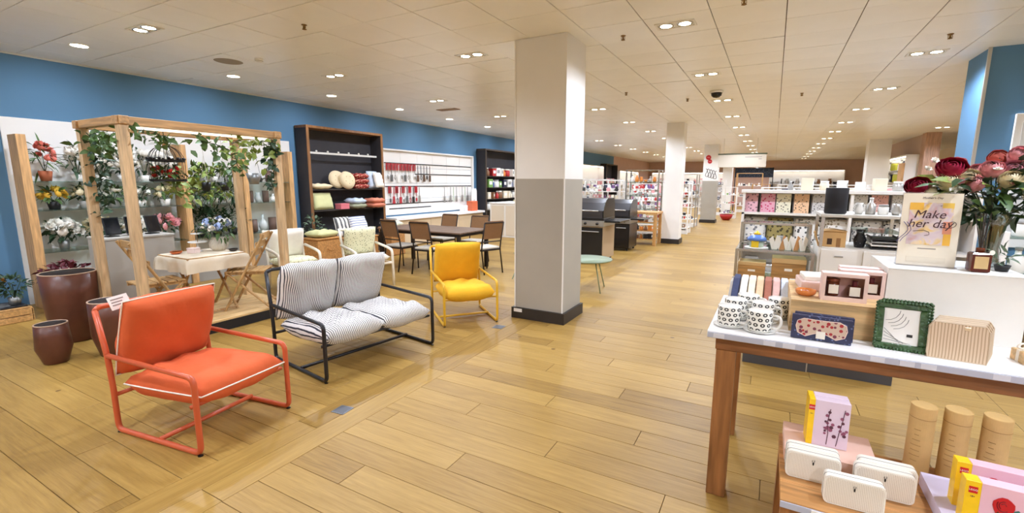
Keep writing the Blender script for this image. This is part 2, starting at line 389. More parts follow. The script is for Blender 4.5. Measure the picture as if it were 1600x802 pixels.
# dome camera, sensors, sprinklers
t = thing('dome_camera', 'black dome security camera on the ceiling above the aisle', 'camera', (-.99, 8.75, CEIL))
B().lathe([(.11, 0), (.11, -.03), (.095, -.035)], 20).build('base', MTRIM, t, True); B().lathe([(0, -.115), (.05, -.105), (.08, -.08), (.092, -.035)], 20).build('dome', M('smoked_dome', (16, 14, 14), .08), t, True)
MBRASS = M('dull_brass', (140, 110, 70), .4, .8)
for i, (x, y, d) in enumerate([(-4.3, 3.3, 'nearest the gazebo'), (-2.3, 5.6, 'left of the big pillar top'), (-1.55, 5.1, 'between the big pillar and the nearest aisle downlight'), (-.35, 4.6, 'right of the nearest aisle downlight'), (-2.4, 8.2, 'behind the big pillar top'), (-1.55, 9.3, 'left of the dome camera'), (1.5, 6.6, 'in front of the gift table lights'), (.3, 9.6, 'right of the aisle lights'), (-4.7, 8.9, 'beyond the white slat panel')]):
    t = thing('sprinkler', 'small brass ceiling sprinkler '+d, 'sprinkler', (x, y, CEIL))
    B().lathe([(.028, 0), (.028, -.006), (.01, -.01), (.01, -.04), (.022, -.043), (.022, -.047)], 10).build('head', MBRASS, t, True)
    B().tube([(-.016, 0, -.01), (-.02, 0, -.03), (0, 0, -.05), (.02, 0, -.03), (.016, 0, -.01)], .003, 5).build('yoke', MBRASS, t)
tag(B().lathe([(.0, -.004), (.16, -.004), (.17, .0)], 24).build('ceiling_vent', M('grey_vent', (150, 135, 115), .6), loc=(-6.48, 3.79, CEIL)), 'flat round ceiling vent near the blue wall above the gazebo', 'vent')
tag(B().box(-.25, -.1, -.012, .25, .1, 0).build('ceiling_speaker', M('beige_grille', (150, 122, 96), .7), loc=(-6.37, 8.34, CEIL)), 'beige rectangular ceiling grille near the slat panel', 'vent')
t = thing('smoke_detector', 'small white round smoke detector on the ceiling near the vent', 'smoke detector', (-6.0, 3.9, CEIL))
B().lathe([(.05, 0), (.05, -.02), (.035, -.035), (.0, -.036)], 16).build('housing', MTRIM, t, True); B().lathe([(.045, -.021), (.047, -.026)], 16).build('vent_ring', MDK, t)
# floor socket
t = thing('floor_socket', 'square grey metal floor socket cover on the oak floor', 'floor socket', (-2.6, 2.1, 0), .1)
B().box(-.055, -.055, 0, .055, .055, .003).build('cover', M('socket_steel', (120, 122, 126), .4, .6), t); B().box(-.045, -.045, .003, .045, .045, .0042).build('lid', M('socket_lid', (96, 98, 104), .5, .4), t)
t = thing('floor_socket', 'square floor socket cover in front of the yellow chair', 'floor socket', (-2.62, 4.28, 0), .1)
B().box(-.06, -.06, 0, .06, .06, .003).build('cover', M('socket_steel', (120, 122, 126), .4, .6), t); B().box(-.05, -.05, .003, .05, .05, .0042).build('lid', M('socket_lid', (96, 98, 104), .5, .4), t)
# ================================================================ lounge seating
def stripe_mat(name, base, dark, period, duty, axis='Y', rough=.85):
    mt = bpy.data.materials.new(name); mt.use_nodes = True; nt = mt.node_tree; N = nt.nodes; L = nt.links; b = N['Principled BSDF']
    tc = N.new('ShaderNodeTexCoord'); sp = N.new('ShaderNodeSeparateXYZ'); L.new(tc.outputs['Object'], sp.inputs[0])
    nz = N.new('ShaderNodeTexNoise'); nz.inputs['Scale'].default_value = 5; L.new(tc.outputs['Object'], nz.inputs['Vector'])
    a = N.new('ShaderNodeMath'); a.operation = 'MULTIPLY_ADD'; a.inputs[1].default_value = .012; L.new(nz.outputs['Fac'], a.inputs[0]); L.new(sp.outputs[axis], a.inputs[2])
    d = N.new('ShaderNodeMath'); d.operation = 'DIVIDE'; d.inputs[1].default_value = period; L.new(a.outputs[0], d.inputs[0])
    f = N.new('ShaderNodeMath'); f.operation = 'FRACT'; L.new(d.outputs[0], f.inputs[0])
    g = N.new('ShaderNodeMath'); g.operation = 'LESS_THAN'; g.inputs[1].default_value = duty; L.new(f.outputs[0], g.inputs[0])
    mx = N.new('ShaderNodeMix'); mx.data_type = 'RGBA'; L.new(g.outputs[0], mx.inputs[0]); mx.inputs[6].default_value = (*lin(base), 1); mx.inputs[7].default_value = (*lin(dark), 1)
    L.new(mx.outputs[2], b.inputs['Base Color']); b.inputs['Roughness'].default_value = rough
    MATS[name] = mt; return mt
def pattern_mat(name, base, spot_c, scale=30, thr=.3, rough=.85, second=None):
    mt = bpy.data.materials.new(name); mt.use_nodes = True; nt = mt.node_tree; N = nt.nodes; L = nt.links; b = N['Principled BSDF']
    tc = N.new('ShaderNodeTexCoord'); v = N.new('ShaderNodeTexVoronoi'); v.inputs['Scale'].default_value = scale; L.new(tc.outputs['Object'], v.inputs['Vector'])
    g = N.new('ShaderNodeMath'); g.operation = 'LESS_THAN'; g.inputs[1].default_value = thr; L.new(v.outputs['Distance'], g.inputs[0])
    mx = N.new('ShaderNodeMix'); mx.data_type = 'RGBA'; L.new(g.outputs[0], mx.inputs[0]); mx.inputs[6].default_value = (*lin(base), 1); mx.inputs[7].default_value = (*lin(spot_c), 1)
    if second:
        m2 = N.new('ShaderNodeMix'); m2.data_type = 'RGBA'; h = N.new('ShaderNodeSeparateXYZ'); L.new(v.outputs['Color'], h.inputs[0])
        k = N.new('ShaderNodeMath'); k.operation = 'GREATER_THAN'; k.inputs[1].default_value = .5; L.new(h.outputs[0], k.inputs[0]); L.new(k.outputs[0], m2.inputs[0])
        m2.inputs[6].default_value = (*lin(spot_c), 1); m2.inputs[7].default_value = (*lin(second), 1); L.new(m2.outputs[2], mx.inputs[7])
    L.new(mx.outputs[2], b.inputs['Base Color']); b.inputs['Roughness'].default_value = rough
    MATS[name] = mt; return mt
def lounge(name, label, cat, loc, rotz, W, D, mframe, mcush, n, mpipe=None, r=.0165, seed=0, back_h=.56, lump=.012):
    t = thing(name, label, cat, loc, rotz)
    for s in (-1, 1):
        y = s*W/2
        p = fillet([(-D/2-.10, y*.97, .80), (-D/2-.015, y, .51), (-D/2, y, .3), (-D/2, y, r), (D/2, y, r), (D/2, y, .49), (-D/2-.012, y, .515)], .05, 4)
        B().tube(p, r, 10).build('side_frame', mframe, t, True)
        B().cyl((-D/2+.01, y, 0), (-D/2+.01, y, .004), r*.9, n=8).build('foot', MDK, t); B().cyl((D/2-.01, y, 0), (D/2-.01, y, .004), r*.9, n=8).build('foot', MDK, t)
    y = W/2
    B().tube(fillet([(-D/2-.10, -y*.97, .795), (-D/2-.105, -y*.9, .815), (-D/2-.105, y*.9, .815), (-D/2-.10, y*.97, .795)], .03), r, 10).build('back_rail', mframe, t, True)
    B().cyl((.02, -y, r*1.9), (.02, y, r*1.9), r*.9, n=10).build('floor_bar', mframe, t, True)
    B().cyl((-D/2, -y, .25), (-D/2, y, .25), r*.8, n=10).build('rear_bar', mframe, t, True)
    B().cyl((D/2-.05, -y, .3), (D/2-.05, y, .3), r*.8, n=10).build('seat_bar', mframe, t, True)
    sl = B()
    cw = (W-.05)/n
    for k in range(n):
        yc = -W/2+.025+cw*(k+.5)
        b, rim = cushion(D*.98, cw*1.05, .2, 18, 4.5, .5, lump, seed+k, .012)
        o = b.build('seat_cushion', mcush, t, True, loc=(.04, yc, .345), rot=(0, -.05, 0))
        if mpipe: B().tube(rim, .005, 6, True).build('piping', mpipe, o, True)
        b, rim = cushion(back_h, cw*1.05, .18, 18, 4.5, .5, lump, seed+7+k, 0)
        o = b.build('back_cushion', mcush, t, True, loc=(-D/2+.08, yc, .625), rot=(0, -1.24, 0))
        if mpipe: B().tube(rim, .005, 6, True).build('piping', mpipe, o, True)
    return t
MORF = M('orange_painted_steel', (200, 90, 52), .35); MORC = M('orange_canvas', (214, 96, 48), .85, 0, .06, 5, .7, 9)
MPIPE = M('white_piping', (240, 232, 220), .8)
oc = lounge('lounge_chair', 'low orange lounge chair with white piped cushions and orange tube frame', 'chair', (-3.297, 1.57, 0), .13, .63, .78, MORF, MORC, 1, MPIPE, .0165, 1)
pc = B().box(-.002, -.058, -.042, .002, .058, .042).build('price_card', MWHITE, oc, loc=(-.33, -.25, .86), rot=(.08, -.34, .1))
for k in range(3): B().box(.0022, -.045, .018-.018*k, .003, .03-.012*k, .026-.018*k).build('print_line', M('grey_print', (150, 140, 135), .8), pc)
MBLF = M('black_painted_steel', (28, 28, 32), .35)
MSTR = stripe_mat('navy_striped_canvas', (232, 228, 224), (52, 52, 62), .0165, .34)
lounge('lounge_sofa', 'black framed two-seat lounge sofa with navy and white striped cushions', 'sofa', (-3.4, 2.965, 0), -.153, 1.13, .86, MBLF, MSTR, 2, None, .016, 20, .58, .016)
MYF = M('yellow_painted_steel', (226, 176, 46), .35); MYC = M('yellow_canvas', (236, 178, 34), .85, 0, .06, 5, .8, 11)
lounge('lounge_chair', 'yellow lounge chair with yellow tube frame beside the striped sofa', 'chair', (-3.22, 4.44, 0), -.70, .62, .74, MYF, MYC, 1, None, .0145, 40)

# brown ceramic planters
MPOT = M('brown_glazed_planter', (92, 52, 38), .38, 0, .25, 5, .1, 12); MPIN = M('planter_inside', (38, 26, 22), .8); MRIM = M('planter_rim', (190, 160, 135), .5)
def planter(label, loc, r, h, rb, belly=None):
    t = thing('planter', label, 'planter', loc, 0, 'brown glazed planters')
    rm = belly or (r+rb)/2
    B().lathe([(rb*.9, 0), (rb, .01), (rm, h*.4), ((r+rm)/2*1.0, h*.7), (r*1.0, h)], 28).build('body', MPOT, t, True)
    B().lathe([(r*1.005, h-.004), (r*1.0, h+.004), (r*.93, h+.004), (r*.92, h-.006)], 28).build('rim', MRIM, t, True)
    B().lathe([(r*.921, h+.001), (r*.9, h-.08), (0, h-.09)], 28).build('inside', MPIN, t, True)
    return t
planter('small brown glazed planter in front of the bigger planters', (-5.56, 1.48, 0), .112, .36, .085, .125)
planter('medium brown planter behind the orange chair', (-5.36, 1.83, 0), .15, .52, .105, .152)
planter('largest brown planter, tall and tapering, with a wide rim', (-6.22, 1.84, 0), .222, .70, .17, .205)
# ================================================================ greenery helpers
def foliage(c, rx, ry, rz, n, L, W, seed=0, up=.2, droop=.25, shell=.55):
    rnd = random.Random(seed); b = B(); c = Vector(c)
    for _ in range(n):
        d = Vector((rnd.gauss(0, 1), rnd.gauss(0, 1), rnd.gauss(0, 1)+up)).normalized()
        k = shell+(1-shell)*rnd.random(); p = c+Vector((d.x*rx*k, d.y*ry*k, d.z*rz*k))
        dd = (d+Vector((rnd.gauss(0, .5), rnd.gauss(0, .5), rnd.gauss(0, .5)))).normalized(); s = rnd.uniform(.7, 1.25)
        b.leaf(p, dd, L*s, W*s, droop, (rnd.gauss(0, .4), rnd.gauss(0, .4), 1))
    return b
def blossom(b, c, r, rnd, petals=9, layers=3):
    c = Vector(c)
    ax = Vector((rnd.gauss(0, .4), rnd.gauss(0, .4), 1)).normalized(); u, w_ = frame_from(ax)
    for l in range(layers):
        k = petals-2*l; op = 1.0-.33*l
        for i in range(k):
            a = 2*PI*(i+.5*(l % 2))/k+rnd.uniform(-.15, .15); d = (u*math.cos(a)+w_*math.sin(a))*op+ax*(.25+.45*l)
            b.leaf(c-ax*r*.25, d, r*(1.05-.15*l), r*.95*(1-.12*l), -.18, ax, .18)
def flower_mesh(seed, r=.05, petals=9, layers=3):
    rnd = random.Random(seed); b = B(); blossom(b, (0, 0, 0), r, rnd, petals, layers); return b
MG = [M('leaf_green', (74, 104, 48), .55, 0, .3, 9), M('leaf_dark_green', (40, 66, 38), .5, 0, .3, 9), M('leaf_yellow_green', (132, 150, 66), .55, 0, .25, 9), M('leaf_grey_green', (96, 116, 92), .6, 0, .2, 9)]
MFL = dict(white=M('petal_white', (246, 242, 232), .6, 0, .05, 12), cream=M('petal_cream', (240, 226, 188), .6, 0, .06, 12), pink=M('petal_pink', (228, 158, 160), .6, 0, .1, 12), yellow=M('petal_yellow', (242, 196, 72), .6, 0, .08, 12),
           blue=M('petal_blue', (150, 168, 208), .6, 0, .12, 12), crimson=M('petal_crimson', (160, 22, 58), .55, 0, .2, 14), orange=M('petal_orange', (236, 160, 66), .6, 0, .1, 12), coral=M('petal_coral', (224, 120, 104), .6, 0, .1, 12), mauve=M('petal_dusty_rose', (198, 128, 138), .6, 0, .15, 12))
MPOTS = dict(white=M('white_ceramic', (240, 238, 232), .3), grey=M('grey_ceramic', (150, 148, 142), .5), terracotta=M('terracotta', (168, 92, 58), .7, 0, .1, 8), black=M('black_pot', (28, 28, 30), .5), basket=M('woven_basket', (176, 132, 84), .8, 0, .3, 30, .5, 60), blue=M('blue_pot', (84, 126, 170), .5), zinc=M('zinc_pot', (150, 152, 150), .4, .7, .1, 9), stone=M('stone_pot', (196, 186, 168), .7, 0, .12, 12))
fl_cache = {}
def plant(label, loc, pot='white', ph=.12, pr=.07, spread=.16, hgt=.2, leaf=0, L=.09, W=.04, n=70, flower=None, nf=0, fr=.035, seed=0, cat='plant', group=None, name='potted_plant', stems=True):
    t = thing(name, label, cat, loc, 0, group); rnd = random.Random(seed)
    B().lathe([(pr*.72, 0), (pr, ph), (pr*.88, ph), (pr*.84, ph-.015), (0, ph-.016)], 16).build('pot', MPOTS[pot], t, True)
    foliage((0, 0, ph+hgt*.55), spread, spread, hgt*.6, n, L, W, seed).build('foliage', MG[leaf], t, True)
    if stems:
        s = B()
        for k in range(5): a = rnd.uniform(0, 6.3); s.tube([(0, 0, ph-.02), (math.cos(a)*spread*.3, math.sin(a)*spread*.3, ph+hgt*.3), (math.cos(a)*spread*.7, math.sin(a)*spread*.7, ph+hgt*.75)], .004, 5)
        s.build('stem', MG[1], t)
    for k in range(nf):
        a = rnd.uniform(0, 6.3); e = rnd.uniform(-.2, 1.3); rr = spread*rnd.uniform(.85, 1.1)
        key = (flower, fr, k % 3)
        if key not in fl_cache: fl_cache[key] = mesh('flower', flower_mesh(k % 3, fr), [MFL[flower]], True)
        ob('flower', fl_cache[key], t, (math.cos(a)*math.cos(e)*rr, math.sin(a)*math.cos(e)*rr, ph+hgt*.55+math.sin(e)*hgt*.62), (rnd.gauss(0, .5)-.3*math.sin(a), rnd.gauss(0, .5)+.4, rnd.uniform(0, 6)))
    return t

# ================================================================ wooden gazebo
MOAK = wood('gazebo_oak', (204, 172, 130), 2); MOAKX = wood('gazebo_oak_x', (192, 152, 104), 0); MOAKY = wood('gazebo_oak_y', (192, 152, 104), 1); MDECK = wood('deck_board_oak', (206, 172, 120), 1)
GX0, GX1, GY0, GY1, GZ = -6.1, -5.2, 2.02, 3.56, 2.19
g = thing('gazebo', 'open timber gazebo frame with ivy standing on a black edged deck', 'gazebo', ((GX0+GX1)/2, (GY0+GY1)/2, 0))
gx, gy = (GX0+GX1)/2, (GY0+GY1)/2
def G(x, y, z=0): return (x-gx, y-gy, z)
ps = .075
for x in (GX0+ps/2, GX1-ps/2):
    for y in (GY0+ps/2, GY1-ps/2): B().bevbox(-ps/2, -ps/2, .13, ps/2, ps/2, GZ-.07, .004).build('post', MOAK, g, loc=G(x, y))
for x in (GX0+ps/2, GX1-ps/2): B().bevbox(-ps/2-.002, GY0-gy-.02, GZ-.075, ps/2+.002, GY1-gy+.02, GZ, .004).build('beam', MOAKY, g, loc=(x-gx, 0, 0))
for y in (GY0+ps/2, GY1-ps/2): B().bevbox(GX0-gx-.02, -ps/2, GZ-.07, GX1-gx+.02, ps/2, GZ+.003, .004).build('beam', MOAKX, g, loc=(0, y-gy, 0))
B().box(GX1-.09-gx, GY0+.1-gy, GZ-.1, GX1-.082-gx, GY1-.1-gy, GZ-.078).build('light_strip', M('led_strip_glow', (255, 244, 225), .5, emit=1.6), g)
nb = 7; bw = (GX1+.06-GX0)/nb
for k in range(nb): B().bevbox(.002, GY0-gy-.04, .105, bw-.002, GY1-gy+.06, .13, .003).build('deck_board', MDECK, g, loc=(GX0-.03-gx+k*bw, 0, 0))
B().box(GX0-gx-.03, GY0-gy-.04, 0, GX1-gx+.03, GY1-gy+.06, .105).build('deck_skirt', M('black_deck_skirt', (20, 20, 26), .5), g)
# ivy vine over the beams
def vine(label, pts, seed, leafm=0, L=.07, dens=60, spread=.05, hang=.0, group='ivy garlands on the gazebo'):
    rnd = random.Random(seed); P = [Vector(p) for p in pts]; base = P[0].copy()
    t = thing('ivy_garland', label, 'ivy', base, 0, group)
    path = []
    for i in range(len(P)-1):
        for k in range(4): path.append(P[i].lerp(P[i+1], k/4)-base+Vector((rnd.gauss(0, .015), rnd.gauss(0, .015), rnd.gauss(0, .015))))
    path.append(P[-1]-base); B().tube(path, .005, 5).build('stem', MG[1], t)
    b = B(); tot = 0
    for i in range(len(path)-1):
        for k in range(max(1, int(1.7*dens*(path[i+1]-path[i]).length))):
            q = path[i].lerp(path[i+1], rnd.random())+Vector((rnd.gauss(0, spread), rnd.gauss(0, spread), rnd.gauss(0, spread)-abs(rnd.gauss(0, hang))))
            b.leaf(q, (rnd.gauss(0, 1), rnd.gauss(0, 1), rnd.gauss(-.5, .6)), L*rnd.uniform(.6, 1.3), L*.75*rnd.uniform(.7, 1.2), .3, (rnd.gauss(.5, .5), rnd.gauss(-.5, .5), 1))
    b.build('foliage', MG[leafm], t, True); return t
z = GZ-.12
vine('ivy garland twisting down the left rear gazebo post', [(GX0+.1, GY0+.1, z+.03), (GX0+.12, GY0+.06, 1.9), (GX0+.03, GY0+.12, 1.6), (GX0+.12, GY0+.1, 1.3)], 1, 1, .075, 75, .05)
vine('ivy garland along the left end beam of the gazebo', [(GX0+.1, GY0+.04, z), (-5.85, GY0+.08, z-.06), (-5.55, GY0+.06, z-.02), (-5.3, GY0+.08, z)], 2, 0, .08, 60, .05, .06)
vine('ivy spray at the top of the front left gazebo post', [(-5.27, GY0+.1, z+.02), (-5.25, GY0+.32, z), (-5.25, GY0+.45, z-.04)], 3, 0, .08, 60, .04, .05)
vine('ivy swag hanging from the middle of the front gazebo beam', [(-5.25, 2.62, z+.02), (-5.24, 2.85, z-.08), (-5.26, 3.02, z-.16), (-5.25, 3.1, z-.32)], 4, 0, .085, 48, .05, .07)
vine('ivy swag at the right end of the front gazebo beam', [(-5.25, 3.0, z), (-5.24, 3.2, z-.05), (-5.25, 3.38, z-.02), (-5.27, 3.5, z+.03)], 5, 2, .085, 70, .05, .1)
vine('ivy garland down the front right gazebo post', [(-5.24, 3.46, z+.02), (-5.2, 3.42, 1.95), (-5.24, 3.46, 1.75), (-5.22, 3.42, 1.5)], 6, 1, .08, 60, .045)
vine('pale ivy trailing in the middle of the gazebo behind the birdcage', [(-5.9, 2.95, 1.75), (-5.8, 2.8, 1.6), (-5.75, 2.65, 1.55)], 7, 2, .09, 90, .07, .05)
# hanging birdcage
MWIRE = M('black_wire', (26, 24, 24), .4, .3)
c = thing('birdcage', 'black wire birdcage with red flowers hanging inside the gazebo', 'birdcage', (-5.62, 2.55, 1.62))
R = .155
for k in range(12):
    a = 2*PI*k/12; B().tube([(R*math.cos(a), R*math.sin(a), 0), (R*math.cos(a), R*math.sin(a), .2)]+[(R*math.cos(a)*math.cos(e), R*math.sin(a)*math.cos(e), .2+R*math.sin(e)) for e in (.3, .6, .9, 1.2, 1.5)], .0032, 5).build('bar', MWIRE, c)
for zz in (.0, .2): B().lathe([(R-.004, zz-.008), (R+.006, zz-.008), (R+.006, zz+.012), (R-.004, zz+.012), (R-.004, zz-.008)], 24).build('hoop', MWIRE, c)
for k in range(12):
    a = 2*PI*(k+.5)/12; B().sphere((R*math.cos(a), R*math.sin(a), .222), .016, 6).build('scallop', MWIRE, c)
B().lathe([(0, -.012), (R*.99, -.012), (R*.99, -.004), (0, -.004)], 24).build('tray', MWIRE, c); B().cyl((0, 0, .35), (0, 0, GZ-1.62-.07), .004, n=6).build('hanger', MWIRE, c)
foliage((0, 0, .07), .13, .13, .07, 46, .07, .03, 5).build('foliage', MG[0], c, True)
rnd = random.Random(3); rfl = mesh('red_flower', flower_mesh(2, .032, 6, 2), [M('petal_red', (196, 40, 32), .6)], True)
for k in range(12): ob('red_flower', rfl, c, (rnd.uniform(-.11, .11), rnd.uniform(-.11, .11), rnd.uniform(.03, .13)), (rnd.gauss(0, .5), .4, k))
# palm tuft on top of the cage
pt_ = thing('palm_tuft', 'spiky green air plant tied above the birdcage', 'plant', (-5.62, 2.55, 1.98)); b = B(); rnd = random.Random(9)
for k in range(26): b.leaf((0, 0, 0), (rnd.gauss(0, 1), rnd.gauss(0, 1), rnd.uniform(.1, 1.2)), rnd.uniform(.1, .19), .016, .25)
b.build('leaves', MG[2], pt_, True); B().sphere((0, 0, 0), .022, 8).build('root', MPOTS['basket'], pt_, True)
# small wooden lantern frames and macrame
for (lab, x, y, zz, k) in (('small black plant pot hanging on the left of the gazebo middle', -5.75, 2.98, 1.5, 0), ('black plant pot hanging beside the middle rear post', -5.85, 3.24, 1.5, 1)):
    t = thing('hanging_pot', lab, 'plant pot', (x, y, zz), 0, 'hanging pots in the gazebo')
    B().lathe([(.035, 0), (.05, .1), (.044, .1), (.03, .012), (0, .012)], 12).build('pot', MPOTS['black'], t, True)
    for q in range(3): a = 2.1*q; B().cyl((.045*math.cos(a), .045*math.sin(a), .1), (0, 0, .4), .0018, n=4).build('cord', MPOTS['stone'], t)
    B().cyl((0, 0, .4), (0, 0, GZ-.07-zz), .002, n=4).build('cord', MPOTS['stone'], t)
    foliage((0, 0, .02), .06, .06, .09, 24, .06, .03, 60+k, -.6).build('foliage', MG[2], t, True)
t = thing('hanging_planter', 'grey bucket planter hanging at the right side of the gazebo', 'plant pot', (-5.55, 3.42, 1.58))
B().lathe([(.05, 0), (.085, .13), (.078, .13), (.045, .01), (0, .01)], 16).build('bucket', MPOTS['zinc'], t, True)
for q in (-1, 1): B().tube([(0, .08*q, .125), (0, .05*q, .3), (0, 0, .42)], .002, 5).build('cord', MWIRE, t)
B().cyl((0, 0, .42), (0, 0, GZ-.07-1.58), .002, n=5).build('cord', MWIRE, t)

# table with cloth in the gazebo
MCLOTH = M('linen_cloth', (224, 210, 186), .9, 0, .06, 6, .15, 60); MOAK2 = wood('folding_chair_oak', (176, 138, 88), 2)
TXc, TYc, TW, TD, TZ = -5.74, 2.86, .62, .62, .80
t = thing('bistro_table', 'folding wooden bistro table under a linen cloth in the gazebo', 'table', (TXc, TYc, .13), 0)
B().bevbox(-TW/2, -TD/2, TZ-.16, TW/2, TD/2, TZ-.135, .003).build('tabletop', MOAK2, t)
for s in (-1, 1):
    B().cyl((-.26, s*.22, 0), (.24, s*.22, TZ-.17), .016, n=8).build('leg', MOAK2, t); B().cyl((.26, s*.19, 0), (-.24, s*.19, TZ-.17), .016, n=8).build('leg', MOAK2, t)
B().cyl((-.25, -.22, .03), (-.25, .22, .03), .01, n=6).build('stretcher', MOAK2, t); B().cyl((.25, -.2, .03), (.25, .2, .03), .01, n=6).build('stretcher', MOAK2, t)
def cloth(w_, d_, z_, drop, seed):
    rnd = random.Random(seed); b = B(); n = 20; ext = drop
    W2, D2 = w_/2+ext, d_/2+ext; vs = []; fs = []
    for i in range(n+1):
        for j in range(n+1):
            x, y = -W2+2*W2*i/n, -D2+2*D2*j/n; ox, oy = max(0, abs(x)-w_/2), max(0, abs(y)-d_/2)
            if ox and oy: dz = math.hypot(ox, oy)*.98; px = math.copysign(w_/2+.03*min(1, ox/.04)+.05*dz, x); py = math.copysign(d_/2+.03*min(1, oy/.04)+.05*dz, y)
            else:
                dz = ox+oy; px = x if not ox else math.copysign(w_/2+.015+.02*math.sin(y*21+seed)*dz/drop, x); py = y if not oy else math.copysign(d_/2+.015+.02*math.sin(x*23+seed)*dz/drop, y)
            vs.append((px, py, z_-dz))
    for i in range(n):
        for j in range(n): fs.append((i*(n+1)+j, (i+1)*(n+1)+j, (i+1)*(n+1)+j+1, i*(n+1)+j+1))
    return b._add(vs, fs)
tag(cloth(TW, TD, TZ+.0, .17, 2).build('tablecloth', MCLOTH, loc=(TXc, TYc, 0), smooth=True), 'beige linen tablecloth draped over the bistro table', 'tablecloth')
def bowl(label, loc, r, h, mat, cat='bowl', name='bowl'):
    t = thing(name, label, cat, loc)
    B().lathe([(0, 0), (r*.5, 0), (r*.85, h*.45), (r, h), (r*.95, h), (r*.78, h*.45), (r*.45, .006), (0, .006)], 20).build('body', mat, t, True)
    B().lathe([(r*.94, h-.001), (r*.97, h+.003), (r*1.01, h-.001)], 20).build('rim', mat, t, True); return t
bowl('orange glazed dish on the linen tablecloth', (-5.88, 2.66, TZ), .06, .028, M('orange_glaze', (214, 110, 52), .3))
bowl('dark bowl at the right corner of the linen tablecloth', (-5.55, 3.1, TZ), .05, .03, M('dark_glaze', (50, 40, 34), .3))
t = thing('gift_box', 'small pale pink box on the linen tablecloth', 'box', (-5.8, 2.8, TZ), .3); B().bevbox(-.05, -.04, 0, .05, .04, .045, .003).build('base', M('pale_pink_card', (226, 204, 196), .7), t); B().bevbox(-.052, -.042, .045, .052, .042, .06, .003).build('lid', M('pale_pink_card', (226, 204, 196), .7), t)
t = thing('cake_stand', 'two-tier cake stand on the linen tablecloth', 'cake stand', (-5.9, 2.9, TZ))
B().lathe([(0, 0), (.05, 0), (.012, .015), (.008, .09), (.01, .1)], 14).build('foot', MPOTS['white'], t, True)
B().lathe([(0, .1), (.09, .102), (.1, .115), (.095, .117), (0, .108)], 20).build('plate', MPOTS['white'], t, True); B().lathe([(0, .2), (.06, .202), (.065, .212), (.062, .213), (0, .207)], 18).build('plate', MPOTS['white'], t, True); B().cyl((0, 0, .108), (0, 0, .25), .004, n=6).build('rod', MBRASS, t)
t = thing('flower_vase', 'ribbed stone vase of white and blue hydrangeas on the linen tablecloth', 'vase', (-5.75, 3.05, TZ))
prof = [(0, 0), (.055, 0), (.085, .04), (.095, .08), (.08, .125), (.06, .145), (.066, .155), (.056, .155), (.05, .14), (0, .13)]
B().lathe(prof, 20).build('body', MPOTS['stone'], t, True)
for k in range(10): a = 2*PI*k/10; B().tube([(.06*math.cos(a), .06*math.sin(a), .008), (.09*math.cos(a), .09*math.sin(a), .05), (.097*math.cos(a), .097*math.sin(a), .085), (.078*math.cos(a+.2), .078*math.sin(a+.2), .13)], .006, 5).build('rib', MPOTS['stone'], t, True)
foliage((0, 0, .24), .15, .15, .1, 60, .1, .035, 71).build('foliage', MG[0], t, True)
rnd = random.Random(12)
for k in range(14):
    a = 2*PI*k/14+rnd.uniform(-.2, .2); e = rnd.uniform(-.1, 1.3); key = ('hyd', k % 2)
    if key not in fl_cache:
        b = B()
        for q in range(26):
            d = Vector((rnd.gauss(0, 1), rnd.gauss(0, 1), rnd.gauss(.3, 1))).normalized(); u, w_ = frame_from(d)
            for s in range(4): b.leaf(d*.042, u*math.cos(s*PI/2)+w_*math.sin(s*PI/2), .018, .016, 0, d, 0)
        fl_cache[key] = mesh('hydrangea_head', b, [MFL['white' if k % 2 == 0 else 'blue']])
    ob('hydrangea_head', fl_cache[key], t, (.14*math.cos(a)*math.cos(e), .14*math.sin(a)*math.cos(e), .25+.13*math.sin(e)))
# folding slatted chairs
def folding_chair(label, loc, rotz):
    t = thing('folding_chair', label, 'chair', loc, rotz, 'folding oak chairs in the gazebo')
    for s in (-1, 1):
        y = s*.19
        B().cyl((.24, y, 0), (-.22, y, .88), .0145, n=8).build('leg', MOAK2, t); B().cyl((-.24, y*.86, 0), (.2, y*.86, .44), .0145, n=8).build('leg', MOAK2, t)
        B().box(-.19, y*.82-.01, .415, .22, y*.82+.01, .445).build('seat_rail', MOAK2, t)
    for k in range(5): B().bevbox(-.19+.083*k, -.185, .445, -.12+.083*k, .185, .46, .003).build('seat_slat', MOAK2, t)
    for k in range(3):
        f = .62+.1*k; x = .24-.46*(f/.88); B().bevbox(x-.008, -.19, f, x+.008, .19, f+.07, .003).build('back_slat', MOAK2, t)
    for x, z_, w_ in ((.21, .06, .19), (-.2, .06, .165)): B().cyl((x, -w_, z_), (x, w_, z_), .009, n=6).build('stretcher', MOAK2, t)
    return t
folding_chair('slatted folding oak chair at the right of the gazebo table', (-5.42, 3.2, .13), PI+.75)
folding_chair('slatted folding oak chair at the left of the gazebo table', (-5.62, 2.32, .13), 1.45)
